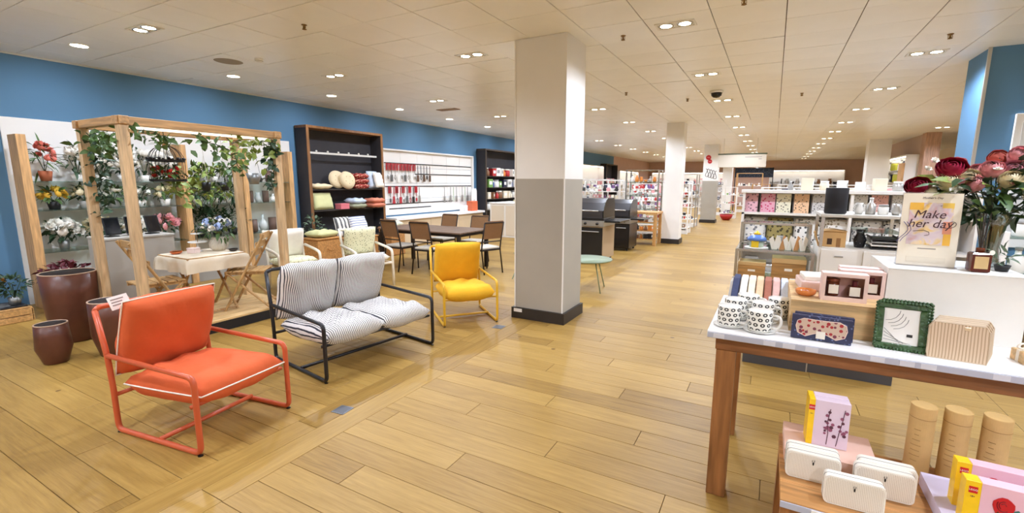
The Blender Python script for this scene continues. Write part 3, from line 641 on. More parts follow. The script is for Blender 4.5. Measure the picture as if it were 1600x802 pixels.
# grey till plinth
MPLG = M('grey_laminate', (172, 166, 156), .55, 0, .03, 3)
t = thing('till_plinth', 'tall pale grey plinth behind the gazebo carrying screens', 'plinth', (-6.62, 2.55, 0), 0)
B().bevbox(-.22, -.32, 0, .22, .34, .96, .004).build('body', MPLG, t); B().bevbox(-.225, -.325, .96, .225, .345, .985, .004).build('top', M('grey_laminate_top', (190, 186, 178), .5), t)
for i, (y, rz, lab) in enumerate(((2.36, .1, 'black tablet on a stand at the left of the grey plinth'), (2.56, -.15, 'black tablet on a stand in the middle of the grey plinth'), (2.75, .2, 'black framed tablet at the right end of the grey plinth'))):
    t = thing('tablet_stand', lab, 'tablet', (-6.55, y, .985), rz, 'tablets on the grey plinth')
    B().box(-.01, -.075, .02, .006, .075, .22, rotm('Y', -.25)).build('tablet', MDK, t); B().box(.0065, -.065, .03, .008, .065, .21, rotm('Y', -.25), (-.002, 0, .12)).build('screen', M('dark_screen', (20, 22, 30), .12), t)
    B().box(-.07, -.05, 0, .03, .05, .012).build('base', MDK, t); B().cyl((-.05, 0, .012), (-.03, 0, .12), .008, n=6).build('arm', MDK, t)
# ================================================================ plant bay on the blue wall
MBOARD = wood('bay_divider_oak', (200, 156, 104), 2); MGLS = glass('shelf_glass', (226, 240, 235), .2); MGEDGE = M('glass_edge', (120, 150, 140), .15)
bay = thing('display_bay', 'white backed plant bay with oak dividers and glass shelves on the blue wall', 'shelving', (LX, 4.0, 0))
def bay_part(name, x0, y0, z0, x1, y1, z1, mat): return B().bevbox(x0-LX, y0-4.0, z0, x1-LX, y1-4.0, z1, .002).build(name, mat, bay)
bay_part('back_panel', LX+.002, 2.1, .0, LX+.03, 5.98, 2.39, MWHITE)
DIV = [2.14, 3.87, 4.80, 5.66]
for y in DIV: bay_part('divider', -8.3, y-.04, 0, -8.02, y+.045, 2.16, MBOARD)
SZ = [1.6, 1.24, .71]
for k in range(3):
    for z_ in SZ: bay_part('shelf', LX+.04, DIV[k]+.05, z_-.012, -8.04, DIV[k+1]-.05, z_, MGLS)
    bay_part('plinth', LX+.03, DIV[k]+.05, 0, -8.06, DIV[k+1]-.05, .32, M('grey_plinth', (150, 146, 138), .6))
gb = 'plants in the white wall bay'
def row(n, y0, y1): return [y0+(y1-y0)*(i+.5)/n for i in range(n)]
pos3 = ['leftmost', 'second', 'third', 'fourth', 'fifth', 'last']
plant('coral pink orchids in a brown pot at the left of the top glass shelf', (-8.2, 2.36, SZ[0]), 'terracotta', .13, .07, .1, .3, 0, .16, .02, 40, 'coral', 22, .04, 100, group=gb)
for i, y in enumerate(row(5, 2.55, 3.8)): plant('white orchid in a white pot on the top glass shelf, %s orchid from the left' % ordn(i), (-8.2, y, SZ[0]), 'white', .09, .075, .14, .3, 1, .12, .035, 34, 'white', 34, .05, 110+i, group='white orchids on the top shelf', cat='orchid', name='orchid')
for i, (y, fl, pot) in enumerate(zip(row(5, 2.24, 3.8), ['yellow', 'cream', 'white', 'white', 'cream'], ['black', 'grey', 'grey', 'white', 'white'])):
    plant('%s flowering plant in a %s pot on the middle glass shelf, %s from the left' % (fl, pot, ordn(i)), (-8.2, y, SZ[1]), pot, .1, .07, .12, .15, i % 2, .09, .035, 50, fl, 18, .05, 130+i, group=gb)
MVG = glass('vase_glass', (225, 238, 238), .3)
for i, (y, fl) in enumerate(zip(row(4, 2.24, 3.78), ['white', 'cream', 'white', 'pink'])):
    t = plant('%s rose bouquet in a clear pot on the lowest glass shelf, %s from the left' % (fl, ordn(i)), (-8.2, y, SZ[2]), 'zinc', .12, .06, .17, .22, 1, .09, .045, 60, fl, 30, .065, 150+i, group='rose bouquets on the lowest shelf', cat='bouquet', name='bouquet')
MRED = M('leaf_burgundy', (92, 26, 38), .55, 0, .3, 9)
t = plant('burgundy leaved plant below the glass shelves by the oak divider', (-7.75, 2.28, 0), 'black', .3, .13, .24, .2, 0, .09, .05, 10, None, 0, seed=170, group=None)
foliage((0, 0, .45), .24, .24, .13, 130, .09, .05, 171).build('red_foliage', MRED, t, True)
# middle and right bays: greenery and glassware
t = thing('wooden_board', 'round-topped wooden board leaning on the top glass shelf', 'board', (-8.35, 3.98, SZ[0])); B().prism([(-.09, 0), (.09, 0), (.09, .34)]+[(.09*math.cos(a), .34+.09*math.sin(a)) for a in (.4, .8, 1.2, 1.57, 1.94, 2.34, 2.74)]+[(-.09, .34)], -.012, .012, 'yz').build('board', wood('board_wood', (186, 138, 84), 2), t); B().lathe([(.014, -.004), (.02, 0), (.014, .004), (.014, -.004)], 12).build('ring', MBRASS, t, loc=(.012, 0, .4), rot=(0, PI/2, 0))
for i, y in enumerate(row(3, 4.05, 4.72)): plant('leafy green plant on the top shelf of the middle bay, %s from left' % ordn(i), (-8.2, y, SZ[0]), ['grey', 'white', 'zinc'][i], .09, .06, .14, .15, [0, 2, 0][i], .1, .045, 60, None, 0, seed=180+i, group=gb)
for i, y in enumerate(row(3, 3.96, 4.72)): plant('fern in a stone pot on the middle shelf of the middle bay, %s' % ordn(i), (-8.2, y, SZ[1]), 'stone', .09, .07, .17, .16, [1, 0, 1][i], .16, .03, 60, None, 0, seed=190+i, group=gb)
for i, y in enumerate(row(3, 3.96, 4.72)): plant('dark bushy plant on the lowest shelf of the middle bay, %s from left' % ordn(i), (-8.18, y, SZ[2]), 'black', .1, .08, .2, .3, 1, .15, .04, 80, None, 0, seed=200+i, group=gb)
MSMK = M('smoked_glass', (92, 72, 62), .1, 0, .1, 6); MCLR = M('pale_glass', (196, 204, 202), .12)
def vase(label, loc, r, h, mat, shape=0, group=None, name='vase', cat='vase'):
    t = thing(name, label, cat, loc, 0, group)
    P = [[(0, 0), (r*.7, 0), (r, h*.45), (r*.55, h*.8), (r*.7, h), (r*.62, h), (r*.48, h*.8), (0, h*.7)], [(0, 0), (r*.85, 0), (r, h*.1), (r, h), (r*.9, h), (r*.9, h*.12), (0, h*.1)], [(0, 0), (r*.6, 0), (r, h*.3), (r*.9, h*.55), (r*.3, h*.75), (r*.3, h), (r*.24, h), (0, h*.8)]][shape]
    B().lathe(P, 16).build('body', mat, t, True); B().lathe([(P[4][0]*.92 if shape != 1 else r*.92, h-.002), (r*.66 if shape == 0 else (r*.97 if shape == 1 else r*.3), h+.004)], 16).build('lip', mat, t, True); return t
for i, y in enumerate(row(4, 4.88, 5.6)): vase('%s glass vase on the top shelf of the right bay, %s from the left' % (['brown', 'black', 'brown', 'clear'][i], ordn(i)), (-8.2, y, SZ[0]), .06, [.14, .11, .2, .16][i], [MSMK, MPOTS['black'], MSMK, MCLR][i], [1, 0, 1, 0][i], 'vases in the right bay')
for i, y in enumerate(row(5, 4.88, 5.6)): vase('%s vase on the middle shelf of the right bay, %s from the left' % (['smoked glass', 'pale glass', 'smoked glass', 'white', 'brown'][i], ordn(i)), (-8.2, y, SZ[1]), .055, [.2, .17, .2, .14, .2][i], [MSMK, MCLR, MSMK, MPOTS['white'], MSMK][i], [1, 0, 1, 2, 1][i], 'vases in the right bay')
for i, y in enumerate(row(4, 4.88, 5.6)): vase('%s vase on the lowest shelf of the right bay, %s from the left' % (['brown ribbed', 'clear glass', 'brown', 'white bottle'][i], ordn(i)), (-8.2, y, SZ[2]), .07, [.22, .3, .24, .3][i], [MSMK, MCLR, MSMK, MPOTS['white']][i], [1, 2, 1, 2][i], 'vases in the right bay')
plant('tall leafy bush standing between the oak divider and the dark cabinet', (-7.85, 5.95, 0), 'black', .3, .13, .17, .62, 3, .1, .045, 110, None, 0, seed=230)
# low crates in the left corner
MCR = wood('crate_pine', (196, 150, 92), 0)
def crate(label, loc, sx, sy, sz, rz=0, n=2):
    t = thing('wooden_crate', label, 'crate', loc, rz)
    hs = sz/n
    for k in range(n):
        for s in (-1, 1):
            B().bevbox(-sx/2, s*sy/2-.008, k*hs+.004, sx/2, s*sy/2+.008, (k+1)*hs-.004, .002).build('slat', MCR, t); B().bevbox(s*sx/2-.008, -sy/2+.009, k*hs+.004, s*sx/2+.008, sy/2-.009, (k+1)*hs-.004, .002).build('slat', MCR, t)
    for i in (-1, 1):
        for j in (-1, 1): B().box(i*sx/2-.03*(i > 0)-.0+.009*-i*0, j*sy/2-.03*(j > 0), 0, i*sx/2+.03*(i < 0), j*sy/2+.03*(j < 0), sz).build('corner_post', MCR, t)
    B().box(-sx/2+.01, -sy/2+.01, .0, sx/2-.01, sy/2-.01, .012).build('base', MCR, t); B().bevbox(-sx/2, -sy/2, sz, sx/2, sy/2, sz+.014, .002).build('lid', MCR, t)
    return t
crate('low pine crate in the left corner by the planters', (-7.75, 1.62, 0), .5, .5, .15)
crate('taller pine crate at the left edge of the picture', (-8.15, 1.45, 0), .3, .34, .45, n=3)
t = thing('tray', 'black tray on the low pine crate', 'tray', (-7.72, 1.66, .164)); B().bevbox(-.17, -.19, 0, .17, .19, .02, .004).build('base', MDK, t); B().lathe([(.0, .02), (.12, .021)], 16).build('mat', M('grey_felt', (110, 110, 108), .9), t)
plant('orange rose bush in a blue pot at the left edge of the picture', (-7.85, 1.56, .164), 'blue', .14, .075, .2, .26, 1, .07, .04, 120, 'orange', 7, .045, 241)
plant('bushy green plant in a zinc pot on the black tray', (-7.66, 1.78, .184), 'zinc', .09, .06, .13, .22, 1, .07, .035, 70, None, 0, seed=242)

# ================================================================ dark cushion cabinet
MCHAR = M('charcoal_board', (50, 48, 52), .7, 0, .1, 5); MFRM = wood('cabinet_walnut', (134, 92, 54), 2)
def dark_cabinet(label, y0, y1, z1, shelves, rail=None, frame=MFRM):
    yc = (y0+y1)/2; h = (y1-y0)/2; t = thing('display_cabinet', label, 'cabinet', (LX, yc, 0))
    B().box(.003, -h, 0, .03, h, z1).build('back_panel', MCHAR, t)
    for s in (-1, 1): B().bevbox(.03, s*h-.03, 0, .36, s*h+.03, z1, .004).build('side_panel', MCHAR, t); B().bevbox(.36, s*h-.03, 0, .375, s*h+.03, z1, .003).build('front_trim', frame, t)
    B().bevbox(.03, -h-.03, z1, .375, h+.03, z1+.05, .004).build('top_panel', frame, t)
    for z_ in shelves: B().bevbox(.03, -h+.03, z_-.025, .36, h-.03, z_, .003).build('shelf', M('dark_shelf', (58, 50, 46), .6), t)
    B().box(.03, -h+.03, 0, .34, h-.03, .06).build('kick', MCHAR, t)
    if rail:
        B().bevbox(.2, -h+.03, rail-.02, .22, h-.03, rail+.02, .002).build('rail', M('white_rail', (225, 222, 215), .4), t)
        for k in range(6): B().sphere((.22, -h*.7+h*.28*k, rail+.035), .022, 8).build('knob', MPOTS['white'], t, True)
    return t
dark_cabinet('tall charcoal cabinet with oak trim filled with cushions', 6.15, 8.1, 2.66, [1.46, 1.03, .4], 2.19)
CUSH = {}
def pillow(label, loc, rot, mat, w_=.42, d_=.42, h_=.13, seed=0, group='cushions in the charcoal cabinet', tagc=False, name='cushion'):
    t = thing(name, label, 'cushion', loc, 0, group); t.rotation_euler = rot
    b, rim = cushion(w_, d_, h_, 12, 4, .5, .01, seed); b.build('cover', mat, t, True); B().tube(rim, .004, 5, True).build('seam', mat, t, True); return t
def round_cushion(label, loc, rot, mat, r, h, group):
    t = thing('round_cushion', label, 'cushion', loc, 0, group); t.rotation_euler = rot
    B().lathe([(0, -h*.45), (r*.5, -h*.5), (r*.9, -h*.38), (r, 0), (r*.9, h*.38), (r*.5, h*.5), (0, h*.4)], 22).build('cover', mat, t, True)
    for k in range(5): a = 2*PI*k/5; B().sphere((r*.45*math.cos(a), r*.45*math.sin(a), h*.49), .014, 8).build('button', mat, t, True)
    B().tube([(r*math.cos(2*PI*i/22), r*math.sin(2*PI*i/22), 0) for i in range(22)], .005, 5, True).build('seam', mat, t, True); return t
MBEI = M('beige_linen', (226, 206, 168), .9, 0, .05, 9, .2, 50); MSAGE = M('sage_linen', (206, 204, 150), .9, 0, .05, 9, .2, 50); MCORAL = M('coral_linen', (218, 132, 104), .9, 0, .05, 9, .2, 50); MBLW = M('pale_blue_linen', (196, 208, 224), .9, 0, .05, 9, .2, 50); MOFF = M('off_white_linen', (236, 230, 218), .9, 0, .04, 9, .2, 50)
MREDP = pattern_mat('red_patterned_weave', (150, 44, 38), (232, 190, 160), 26, .34)
round_cushion('round buttoned beige cushion at the front of the pair', (-8.13, 7.05, 1.645), (.12, 1.35, .1), MBEI, .19, .13, 'round cushions'); round_cushion('round beige cushion half hidden behind the other round cushion', (-8.24, 6.88, 1.66), (.1, 1.3, 0), MBEI, .19, .12, 'round cushions')
pillow('flat beige cushion lying at the left of the upper shelf', (-8.25, 6.42, 1.515), (0, 0, .05), MBEI, .34, .48, .11, 3)
for k in range(3): pillow('red patterned folded cushion, %s of the stack' % ['lowest', 'middle', 'topmost'][k], (-8.2, 7.42, 1.515+.112*k), (0, 0, .06*k), MREDP, .33, .4, .115, 10+k)
pillow('pale blue and white cushion upright at the right of the upper shelf', (-8.22, 7.86, 1.66), (0, 1.4, .1), MBLW, .4, .36, .12, 14); pillow('off white cushion leaning in front of the pale blue one', (-8.1, 7.92, 1.655), (0, 1.3, .1), MOFF, .36, .26, .1, 15)
pillow('sage green cushion upright at the left of the lower shelf', (-8.2, 6.45, 1.215), (0, 1.3, .05), MSAGE, .36, .5, .13, 16); pillow('olive cushion behind the sage green cushion', (-8.33, 6.38, 1.215), (0, 1.35, 0), M('olive_linen', (150, 132, 70), .9), .36, .46, .1, 17)
t = thing('gift_box', 'small pink box between cushions on the lower shelf', 'box', (-8.17, 6.92, 1.03)); B().bevbox(-.09, -.11, 0, .09, .11, .09, .003).build('base', M('pink_card', (222, 120, 128), .7), t); B().bevbox(-.093, -.113, .09, .093, .113, .12, .003).build('lid', M('pink_card', (222, 120, 128), .7), t)
pillow('grey green cushion at the bottom of the middle stack', (-8.17, 7.28, 1.085), (0, 0, 0), M('greygreen_linen', (160, 160, 132), .9), .33, .42, .11, 18); pillow('pale blue cushion on top of the middle stack', (-8.17, 7.28, 1.195), (0, .05, .1), MBLW, .33, .4, .12, 19)
pillow('coral cushion at the bottom of the right stack', (-8.14, 7.8, 1.085), (0, 0, 0), MCORAL, .36, .42, .11, 20); pillow('coral cushion on top of the right stack', (-8.14, 7.8, 1.19), (0, 0, .08), MCORAL, .36, .42, .11, 21)
# low display in front of the cabinet
MWICK = M('wicker', (186, 132, 72), .8, 0, .3, 40, .6, 70)
def hamper(label, loc, sx, sy, sz):
    t = thing('wicker_hamper', label, 'basket', loc); B().bevbox(-sx/2, -sy/2, 0, sx/2, sy/2, sz, .02).build('body', MWICK, t); B().bevbox(-sx/2-.012, -sy/2-.012, sz, sx/2+.012, sy/2+.012, sz+.035, .012).build('lid', MWICK, t)
    B().tube([(sx/2+.004, -.06, sz*.7), (sx/2+.03, -.04, sz*.66), (sx/2+.03, .04, sz*.66), (sx/2+.004, .06, sz*.7)], .008, 6).build('handle', MWICK, t, True); return t
hamper('wicker hamper behind the white armchairs', (-7.35, 5.72, 0), .42, .52, .56)
pillow('sage cushion lying on the wicker hamper', (-7.35, 5.72, .66), (0, 0, .1), MSAGE, .42, .5, .13, 30, 'cushions by the armchairs')
MSTR2 = stripe_mat('blue_striped_linen', (232, 230, 228), (128, 142, 180), .05, .3, 'X')
hamper('low wicker hamper under the striped cushions', (-7.6, 6.75, 0), .4, .8, .46)
pillow('blue striped cushion standing on the low hamper', (-7.62, 6.85, .7), (0, 1.25, .05), MSTR2, .42, .46, .13, 31, 'cushions by the armchairs'); pillow('grey and white striped cushion leaning behind the blue striped one', (-7.68, 6.5, .7), (0, 1.3, .0), stripe_mat('grey_striped_linen', (220, 216, 208), (90, 90, 92), .09, .4, 'Y'), .42, .4, .12, 32, 'cushions by the armchairs')
hamper('wicker hamper beside the slat panel', (-7.45, 7.62, 0), .36, .42, .6); pillow('leaf print cushion on the hamper beside the slat panel', (-7.45, 7.62, .7), (0, .1, .3), pattern_mat('leaf_print_linen', (226, 224, 200), (120, 140, 96), 30, .3), .4, .42, .12, 33, 'cushions by the armchairs')

# white armchairs
MWW = M('whitewashed_wood', (232, 224, 206), .5, 0, .08, 9); MLEAFP = pattern_mat('sprig_print_cotton', (230, 228, 192), (138, 140, 96), 34, .26); MRUSH = M('rush_weave', (176, 140, 92), .85, 0, .25, 40, .4, 60)
def armchair(label, loc, rotz, mback, mseat):
    t = thing('armchair', label, 'armchair', loc, rotz, 'whitewashed armchairs')
    for s in (-1, 1):
        y = s*.29
        B().tube(fillet([(.28, y, 0), (.27, y, .3), (.26, y, .56), (.1, y, .59), (-.27, y, .63)], .06, 4), .021, 8, rads=None).build('arm', MWW, t, True)
        B().tube([(-.3, y*.9, 0), (-.25, y*.9, .35), (-.30, y*.9, .62), (-.39, y*.9, .88)], .02, 8).build('rear_leg', MWW, t, True)
        B().cyl((.26, y, .36), (-.26, y*.92, .34), .018, n=8).build('side_rail', MWW, t)
    B().cyl((.265, -.29, .36), (.265, .29, .36), .018, n=8).build('front_rail', MWW, t); B().cyl((-.38, -.26, .86), (-.38, .26, .86), .02, n=8).build('top_rail', MWW, t)
    B().cyl((-.26, -.26, .34), (-.26, .26, .34), .016, n=8).build('rear_rail', MWW, t); B().bevbox(-.26, -.26, .35, .26, .26, .372, .003).build('rush_seat', MRUSH, t)
    b, rim = cushion(.55, .55, .13, 12, 3.5, .4, .01, 5); b.build('seat_cushion', mseat, t, True, loc=(.0, 0, .435), rot=(0, -.05, 0))
    b, rim = cushion(.48, .54, .14, 12, 3.5, .4, .01, 6); b.build('back_cushion', mback, t, True, loc=(-.245, 0, .68), rot=(0, -1.3, 0))
    return t
armchair('whitewashed armchair with plain white back behind the gazebo post', (-6.3, 4.38, 0), -.25, MOFF, MLEAFP)
a2 = armchair('whitewashed armchair with sprig print back cushion behind the striped sofa', (-5.55, 5.12, 0), -.3, MLEAFP, MOFF)

# ================================================================ dining set
MDM = M('dark_bronze_metal', (44, 36, 32), .4, .5); MWV = M('brown_woven', (132, 94, 58), .8, 0, .2, 50, .5, 90, stretch=(1, 1, 5)); MSC = M('pale_seat_pad', (206, 198, 184), .85)
t = thing('dining_table', 'long dark dining table with slatted top behind the yellow chair', 'table', (-5.72, 6.95, 0))
for k in range(8): B().bevbox(-.98, -.49+.1225*k, .715, .98, -.375+.1225*k, .74, .003).build('top_slat', M('dark_teak', (112, 88, 70), .45, 0, .15, 6), t)
B().box(-.94, -.46, .66, .94, .46, .714).build('apron', MDM, t)
for i in (-1, 1):
    for j in (-1, 1): B().bevbox(i*.92-.03, j*.44-.03, 0, i*.92+.03, j*.44+.03, .66, .003).build('leg', MDM, t)
def dining_chair(label, loc, rotz):
    t = thing('dining_chair', label, 'chair', loc, rotz, 'woven dining chairs')   # faces +x
    for s in (-1, 1):
        y = s*.2
        B().tube([(.22, y, 0), (.2, y, .42)], .012, 8).build('front_leg', MDM, t); B().tube([(-.28, y, 0), (-.2, y, .43), (-.23, y, .6), (-.31, y, .92)], .013, 8).build('rear_post', MDM, t, True)
    B().bevbox(-.21, -.215, .41, .215, .215, .435, .004).build('seat', MDM, t); B().bevbox(-.19, -.2, .436, .2, .2, .475, .012).build('seat_pad', MSC, t)
    b = B(); R = rotm('Y', -.24)
    b.box(-.006, -.19, .575, .006, .19, .9, R, (-.23, 0, .6)); b.build('woven_back', MWV, t, loc=(-.235+.0, 0, .0))
    B().cyl((-.31, -.2, .92), (-.31, .2, .92), .013, n=8).build('top_rail', MDM, t); B().cyl((-.23, -.2, .58), (-.23, .2, .58), .011, n=8).build('lower_rail', MDM, t)
    return t
dining_chair('woven dining chair with its back to us, nearer the white armchair', (-6.05, 6.42, 0), 1.5)
dining_chair('woven dining chair with its back to us, directly behind the yellow chair', (-5.35, 6.40, 0), 1.62)
dining_chair('woven dining chair at the right end of the dining table', (-4.55, 6.95, 0), 2.75)
dining_chair('woven dining chair on the far side of the table, left one', (-6.05, 7.6, 0), -1.6)
dining_chair('woven dining chair on the far side of the table, right one', (-5.25, 7.6, 0), -1.5)
# green folding bistro set
MGRN = M('sage_painted_metal', (128, 142, 116), .45)
t = thing('folding_bistro_chair', 'sage green metal folding chair partly hidden by the white pillar', 'chair', (-3.52, 6.75, 0), -2.0)
for s in (-1, 1): B().cyl((.23, s*.18, 0), (-.2, s*.18, .82), .009, n=8).build('leg', MGRN, t); B().cyl((-.22, s*.16, 0), (.19, s*.16, .44), .009, n=8).build('leg', MGRN, t)
for k in range(5): B().bevbox(-.18+.08*k, -.18, .44, -.115+.08*k, .18, .452, .003).build('seat_slat', MGRN, t)
for k in range(3): B().bevbox(-.17+.052-.052*k-.02, -.18, .6+.09*k, -.16+.052-.052*k-.02, .18, .66+.09*k, .003).build('back_slat', MGRN, t)
t = thing('bistro_side_table', 'low sage green metal table to the right of the white pillar', 'table', (-2.42, 6.55, 0), .2)
B().lathe([(0, .455), (.36, .455), (.375, .465), (.375, .478), (.0, .478)], 28).build('tabletop', MGRN, t, True)
for k in range(4): a = PI/4+PI/2*k; B().tube([(.2*math.cos(a), .2*math.sin(a), .455), (.25*math.cos(a), .25*math.sin(a), .3), (.34*math.cos(a), .34*math.sin(a), 0)], .009, 7).build('leg', MGRN, t, True)
tag(B().bevbox(-.012, -.02, 0, .012, .02, .05, .002).build('price_tag', MWHITE, loc=(-2.6, 6.3, .478)), 'white price tag standing on the sage green table', 'price tag')
# ================================================================ white slat panel with kitchen tools
sw = thing('slat_panel_unit', 'white slat wall panel with black rails and a white counter shelf', 'shelving', (LX, 10.3, 0))
def swp(name, x0, y0, z0, x1, y1, z1, mat): return B().bevbox(x0, y0-10.3, z0, x1, y1-10.3, z1, .002).build(name, mat, sw)
MWP = M('white_laminate', (242, 240, 236), .35)
for k in range(6):
    y0 = 8.42+k*.633
    for j in range(4): swp('slat', .004, y0+.003, .78+.4*j+.003, .03, y0+.63, .78+.4*(j+1)-.003, MWP)
for y in (8.39, 12.22): swp('frame', 0, y-.025, .7, .1, y+.025, 2.42, MWHITE)
swp('frame', 0, 8.39, 2.38, .1, 12.22, 2.42, MWHITE)
swp('counter', 0, 8.36, .68, .5, 12.26, .74, MWHITE)
for k in range(6): swp('lower_panel', .0, 8.42+k*.633+.004, .02, .45, 8.42+(k+1)*.633-.004, .675, M('beige_laminate', (206, 184, 150), .55, 0, .04, 2))
for z_, a, c in ((2.08, 8.45, 12.18), (1.82, 9.6, 12.18), (1.5, 8.45, 12.18), (1.06, 8.45, 11.2), (.94, 8.6, 10.2)): swp('rail', .03, a, z_-.012, .045, c, z_+.012, MDK)
MREDC = M('red_card', (176, 34, 44), .6); MSTL = M('brushed_steel', (176, 174, 170), .3, .85); MGRY = M('grey_nylon', (96, 94, 92), .5)
rnd = random.Random(5)
def utensil(label, y, z_, card, head, hl, k):
    t = thing('kitchen_tool', label, 'kitchen tool', (LX+.07, y, z_), 0, 'kitchen tools on the slat wall')
    B().cyl((-.03, 0, 0), (.02, 0, 0), .004, n=6).build('hook', MSTL, t)
    if card is not None: B().box(-.004, -.05, -.16, .002, .05, .01).build('card', card, t)
    B().cyl((.01, 0, -.02), (.01, 0, -.02-hl*.6), .009, n=7).build('handle', head, t)
    if k == 0: B().sphere((.01, 0, -.02-hl*.8), .045, 8, .3, .8, 1.4).build('spoon_head', head, t, True)
    elif k == 1: B().bevbox(.005, -.04, -.02-hl, .014, .04, -.02-hl*.6, .003).build('spatula_head', head, t)
    elif k == 2:
        for q in range(5): a = PI*q/5; B().tube([(.01, 0, -.02-hl*.6), (.01+.035*math.sin(a), .035*math.cos(a), -.02-hl*.85), (.01, 0, -.02-hl), (.01-.035*math.sin(a), -.035*math.cos(a), -.02-hl*.85), (.01, 0, -.02-hl*.6)], .0022, 4).build('wire', head, t)
    else: B().prism([(-.03, -.02-hl*.55), (.03, -.02-hl*.55), (.045, -.02-hl), (-.045, -.02-hl)], .004, .016, 'yz').build('blade', head, t)
for i, y in enumerate(row(14, 8.5, 10.2)):
    red = i < 9; utensil('%s on the top rail of the slat panel, %s from left' % ('grey tool on red card' if red else 'dark kitchen tool', ordn(i)), y, 2.06, MREDC if red else None, [MSTL, MGRY, MSTL, MPOTS['white']][i % 4] if red else [MDK, M('walnut_tool', (92, 66, 48), .6)][i % 2], .42 if i % 2 else .38, i % 4)
for i, y in enumerate(row(10, 8.55, 9.75)): utensil('%s kitchen tool on the lower rail of the slat panel, %s from left' % (['grey', 'red', 'black', 'red', 'steel'][i % 5], ordn(i)), y, 1.49, [MREDC, None][i % 2], [MGRY, MREDC, MDK, MREDC, MSTL][i % 5], .4, (i*3) % 4)
for i, y in enumerate(row(9, 10.7, 12.0)): utensil('%s kitchen tool at the right of the second rail, %s of its row' % (['steel', 'white', 'steel', 'green'][i % 4], ordn(i)), y, 1.49, None, [MSTL, MPOTS['white'], MSTL, M('pale_green_nylon', (170, 190, 150), .5)][i % 4], .44, (i*3+1) % 4)
t = thing('storage_tin', 'orange tin on the white counter below the kitchen tools', 'tin', (-8.2, 11.85, .74)); B().bevbox(-.1, -.15, 0, .1, .15, .26, .01).build('body', M('orange_tin', (222, 112, 72), .4), t); B().bevbox(-.102, -.152, .26, .102, .152, .3, .01).build('lid', M('orange_tin', (222, 112, 72), .4), t)
t = thing('chopping_board', 'white paddle board standing at the right end of the counter', 'board', (-8.3, 12.1, .74)); B().prism([(-.14, 0), (.14, 0), (.14, .6), (.1, .68), (-.1, .68), (-.14, .6)], -.012, .012, 'yz').build('board', MWP, t); B().lathe([(.022, -.004), (.032, 0), (.022, .004), (.022, -.004)], 12).build('ring', MGRY, t, loc=(.012, 0, .3), rot=(0, PI/2, 0))
for i, y in enumerate((11.3, 11.5)): vase('small white canister on the counter, %s one' % ('left' if i == 0 else 'right'), (-8.2, y, .74), .06, .18, MPOTS['white'], 1, 'canisters on the counter', 'canister', 'canister')
# second charcoal cabinet
dark_cabinet('charcoal cabinet full of bright packaged goods by the white pillar', 12.55, 15.2, 2.62, [1.82, 1.45, 1.08, .72], None, M('dark_trim', (70, 58, 48), .5))
# generic small goods --------------------------------------------------
GC = dict(white=(238, 236, 230), cream=(232, 220, 196), pink=(226, 160, 160), red=(186, 44, 44), blue=(60, 80, 150), navy=(40, 44, 70), green=(118, 160, 84), orange=(226, 140, 60), black=(34, 32, 34), grey=(150, 148, 144), brown=(128, 88, 56), yellow=(226, 196, 90), teal=(70, 130, 130), purple=(120, 84, 130), silver=(190, 188, 184), lime=(190, 190, 60))
def gm(c): return M('goods_'+c, GC[c], .3 if c == 'silver' else .5, .6 if c == 'silver' else 0)
GOODS = {}
def good_mesh(kind, c):
    if (kind, c) in GOODS: return GOODS[(kind, c)]
    b = B(); m2 = gm('white' if c != 'white' else 'grey')
    if kind == 'mug': b.lathe([(0, 0), (.36, 0), (.42, .1), (.42, .95), (.38, .95), (.36, .15), (0, .12)], 12); b.tube([(.42, 0, .8), (.62, 0, .75), (.66, 0, .45), (.58, 0, .25), (.41, 0, .2)], .05, 5)
    elif kind == 'jar': b.lathe([(0, 0), (.4, 0), (.45, .08), (.45, .72), (.36, .8), (.0, .8)], 12); b.cur = 1; b.lathe([(.4, .8), (.4, 1.0), (0, 1.0)], 12)
    elif kind == 'bottle': b.lathe([(0, 0), (.24, 0), (.26, .05), (.26, .55), (.1, .72), (.09, .9), (0, .9)], 12); b.cur = 1; b.lathe([(.11, .88), (.11, 1.0), (0, 1.0)], 10)
    elif kind == 'box': b.bevbox(-.42, -.34, 0, .42, .34, 1.0, .02); b.cur = 1; b.box(.4201, -.22, .35, .43, .22, .75)
    elif kind == 'bowl': b.lathe([(0, 0), (.25, 0), (.45, .3), (.55, .6), (.52, .6), (.4, .3), (.2, .06), (0, .06)], 14)
    elif kind == 'vase': b.lathe([(0, 0), (.25, 0), (.4, .35), (.22, .75), (.3, 1), (.26, 1), (.18, .75), (0, .6)], 12)
    elif kind == 'book': b.box(-.4, -.09, 0, .4, .09, 1.0); b.cur = 1; b.box(-.37, -.08, .02, .405, .08, .98)
    elif kind == 'plates':
        for k in range(5): b.lathe([(0, k*.09), (.4, k*.09), (.58, k*.09+.1), (.58, k*.09+.13), (.38, k*.09+.04), (0, k*.09+.04)], 14)
    elif kind == 'teapot': b.lathe([(0, 0), (.3, 0), (.46, .3), (.36, .62), (.15, .7), (.06, .76), (.08, .84), (0, .86)], 14); b.tube([(.4, 0, .25), (.6, 0, .4), (.72, 0, .62)], .07, 6, rads=[.1, .07, .05]); b.tube([(-.38, 0, .52), (-.62, 0, .55), (-.64, 0, .3), (-.42, 0, .18)], .045, 5)
    elif kind == 'candle': b.lathe([(0, 0), (.36, 0), (.38, .05), (.38, .9), (.33, .9), (.33, .7), (0, .7)], 12); b.cur = 1; b.box(.375, -.18, .25, .39, .18, .65)
    me = mesh(kind, b, [gm(c), m2], kind not in ('box', 'book')); GOODS[(kind, c)] = me; return me
SHN = ['lowest', 'second lowest', 'middle', 'fourth', 'top', 'highest']
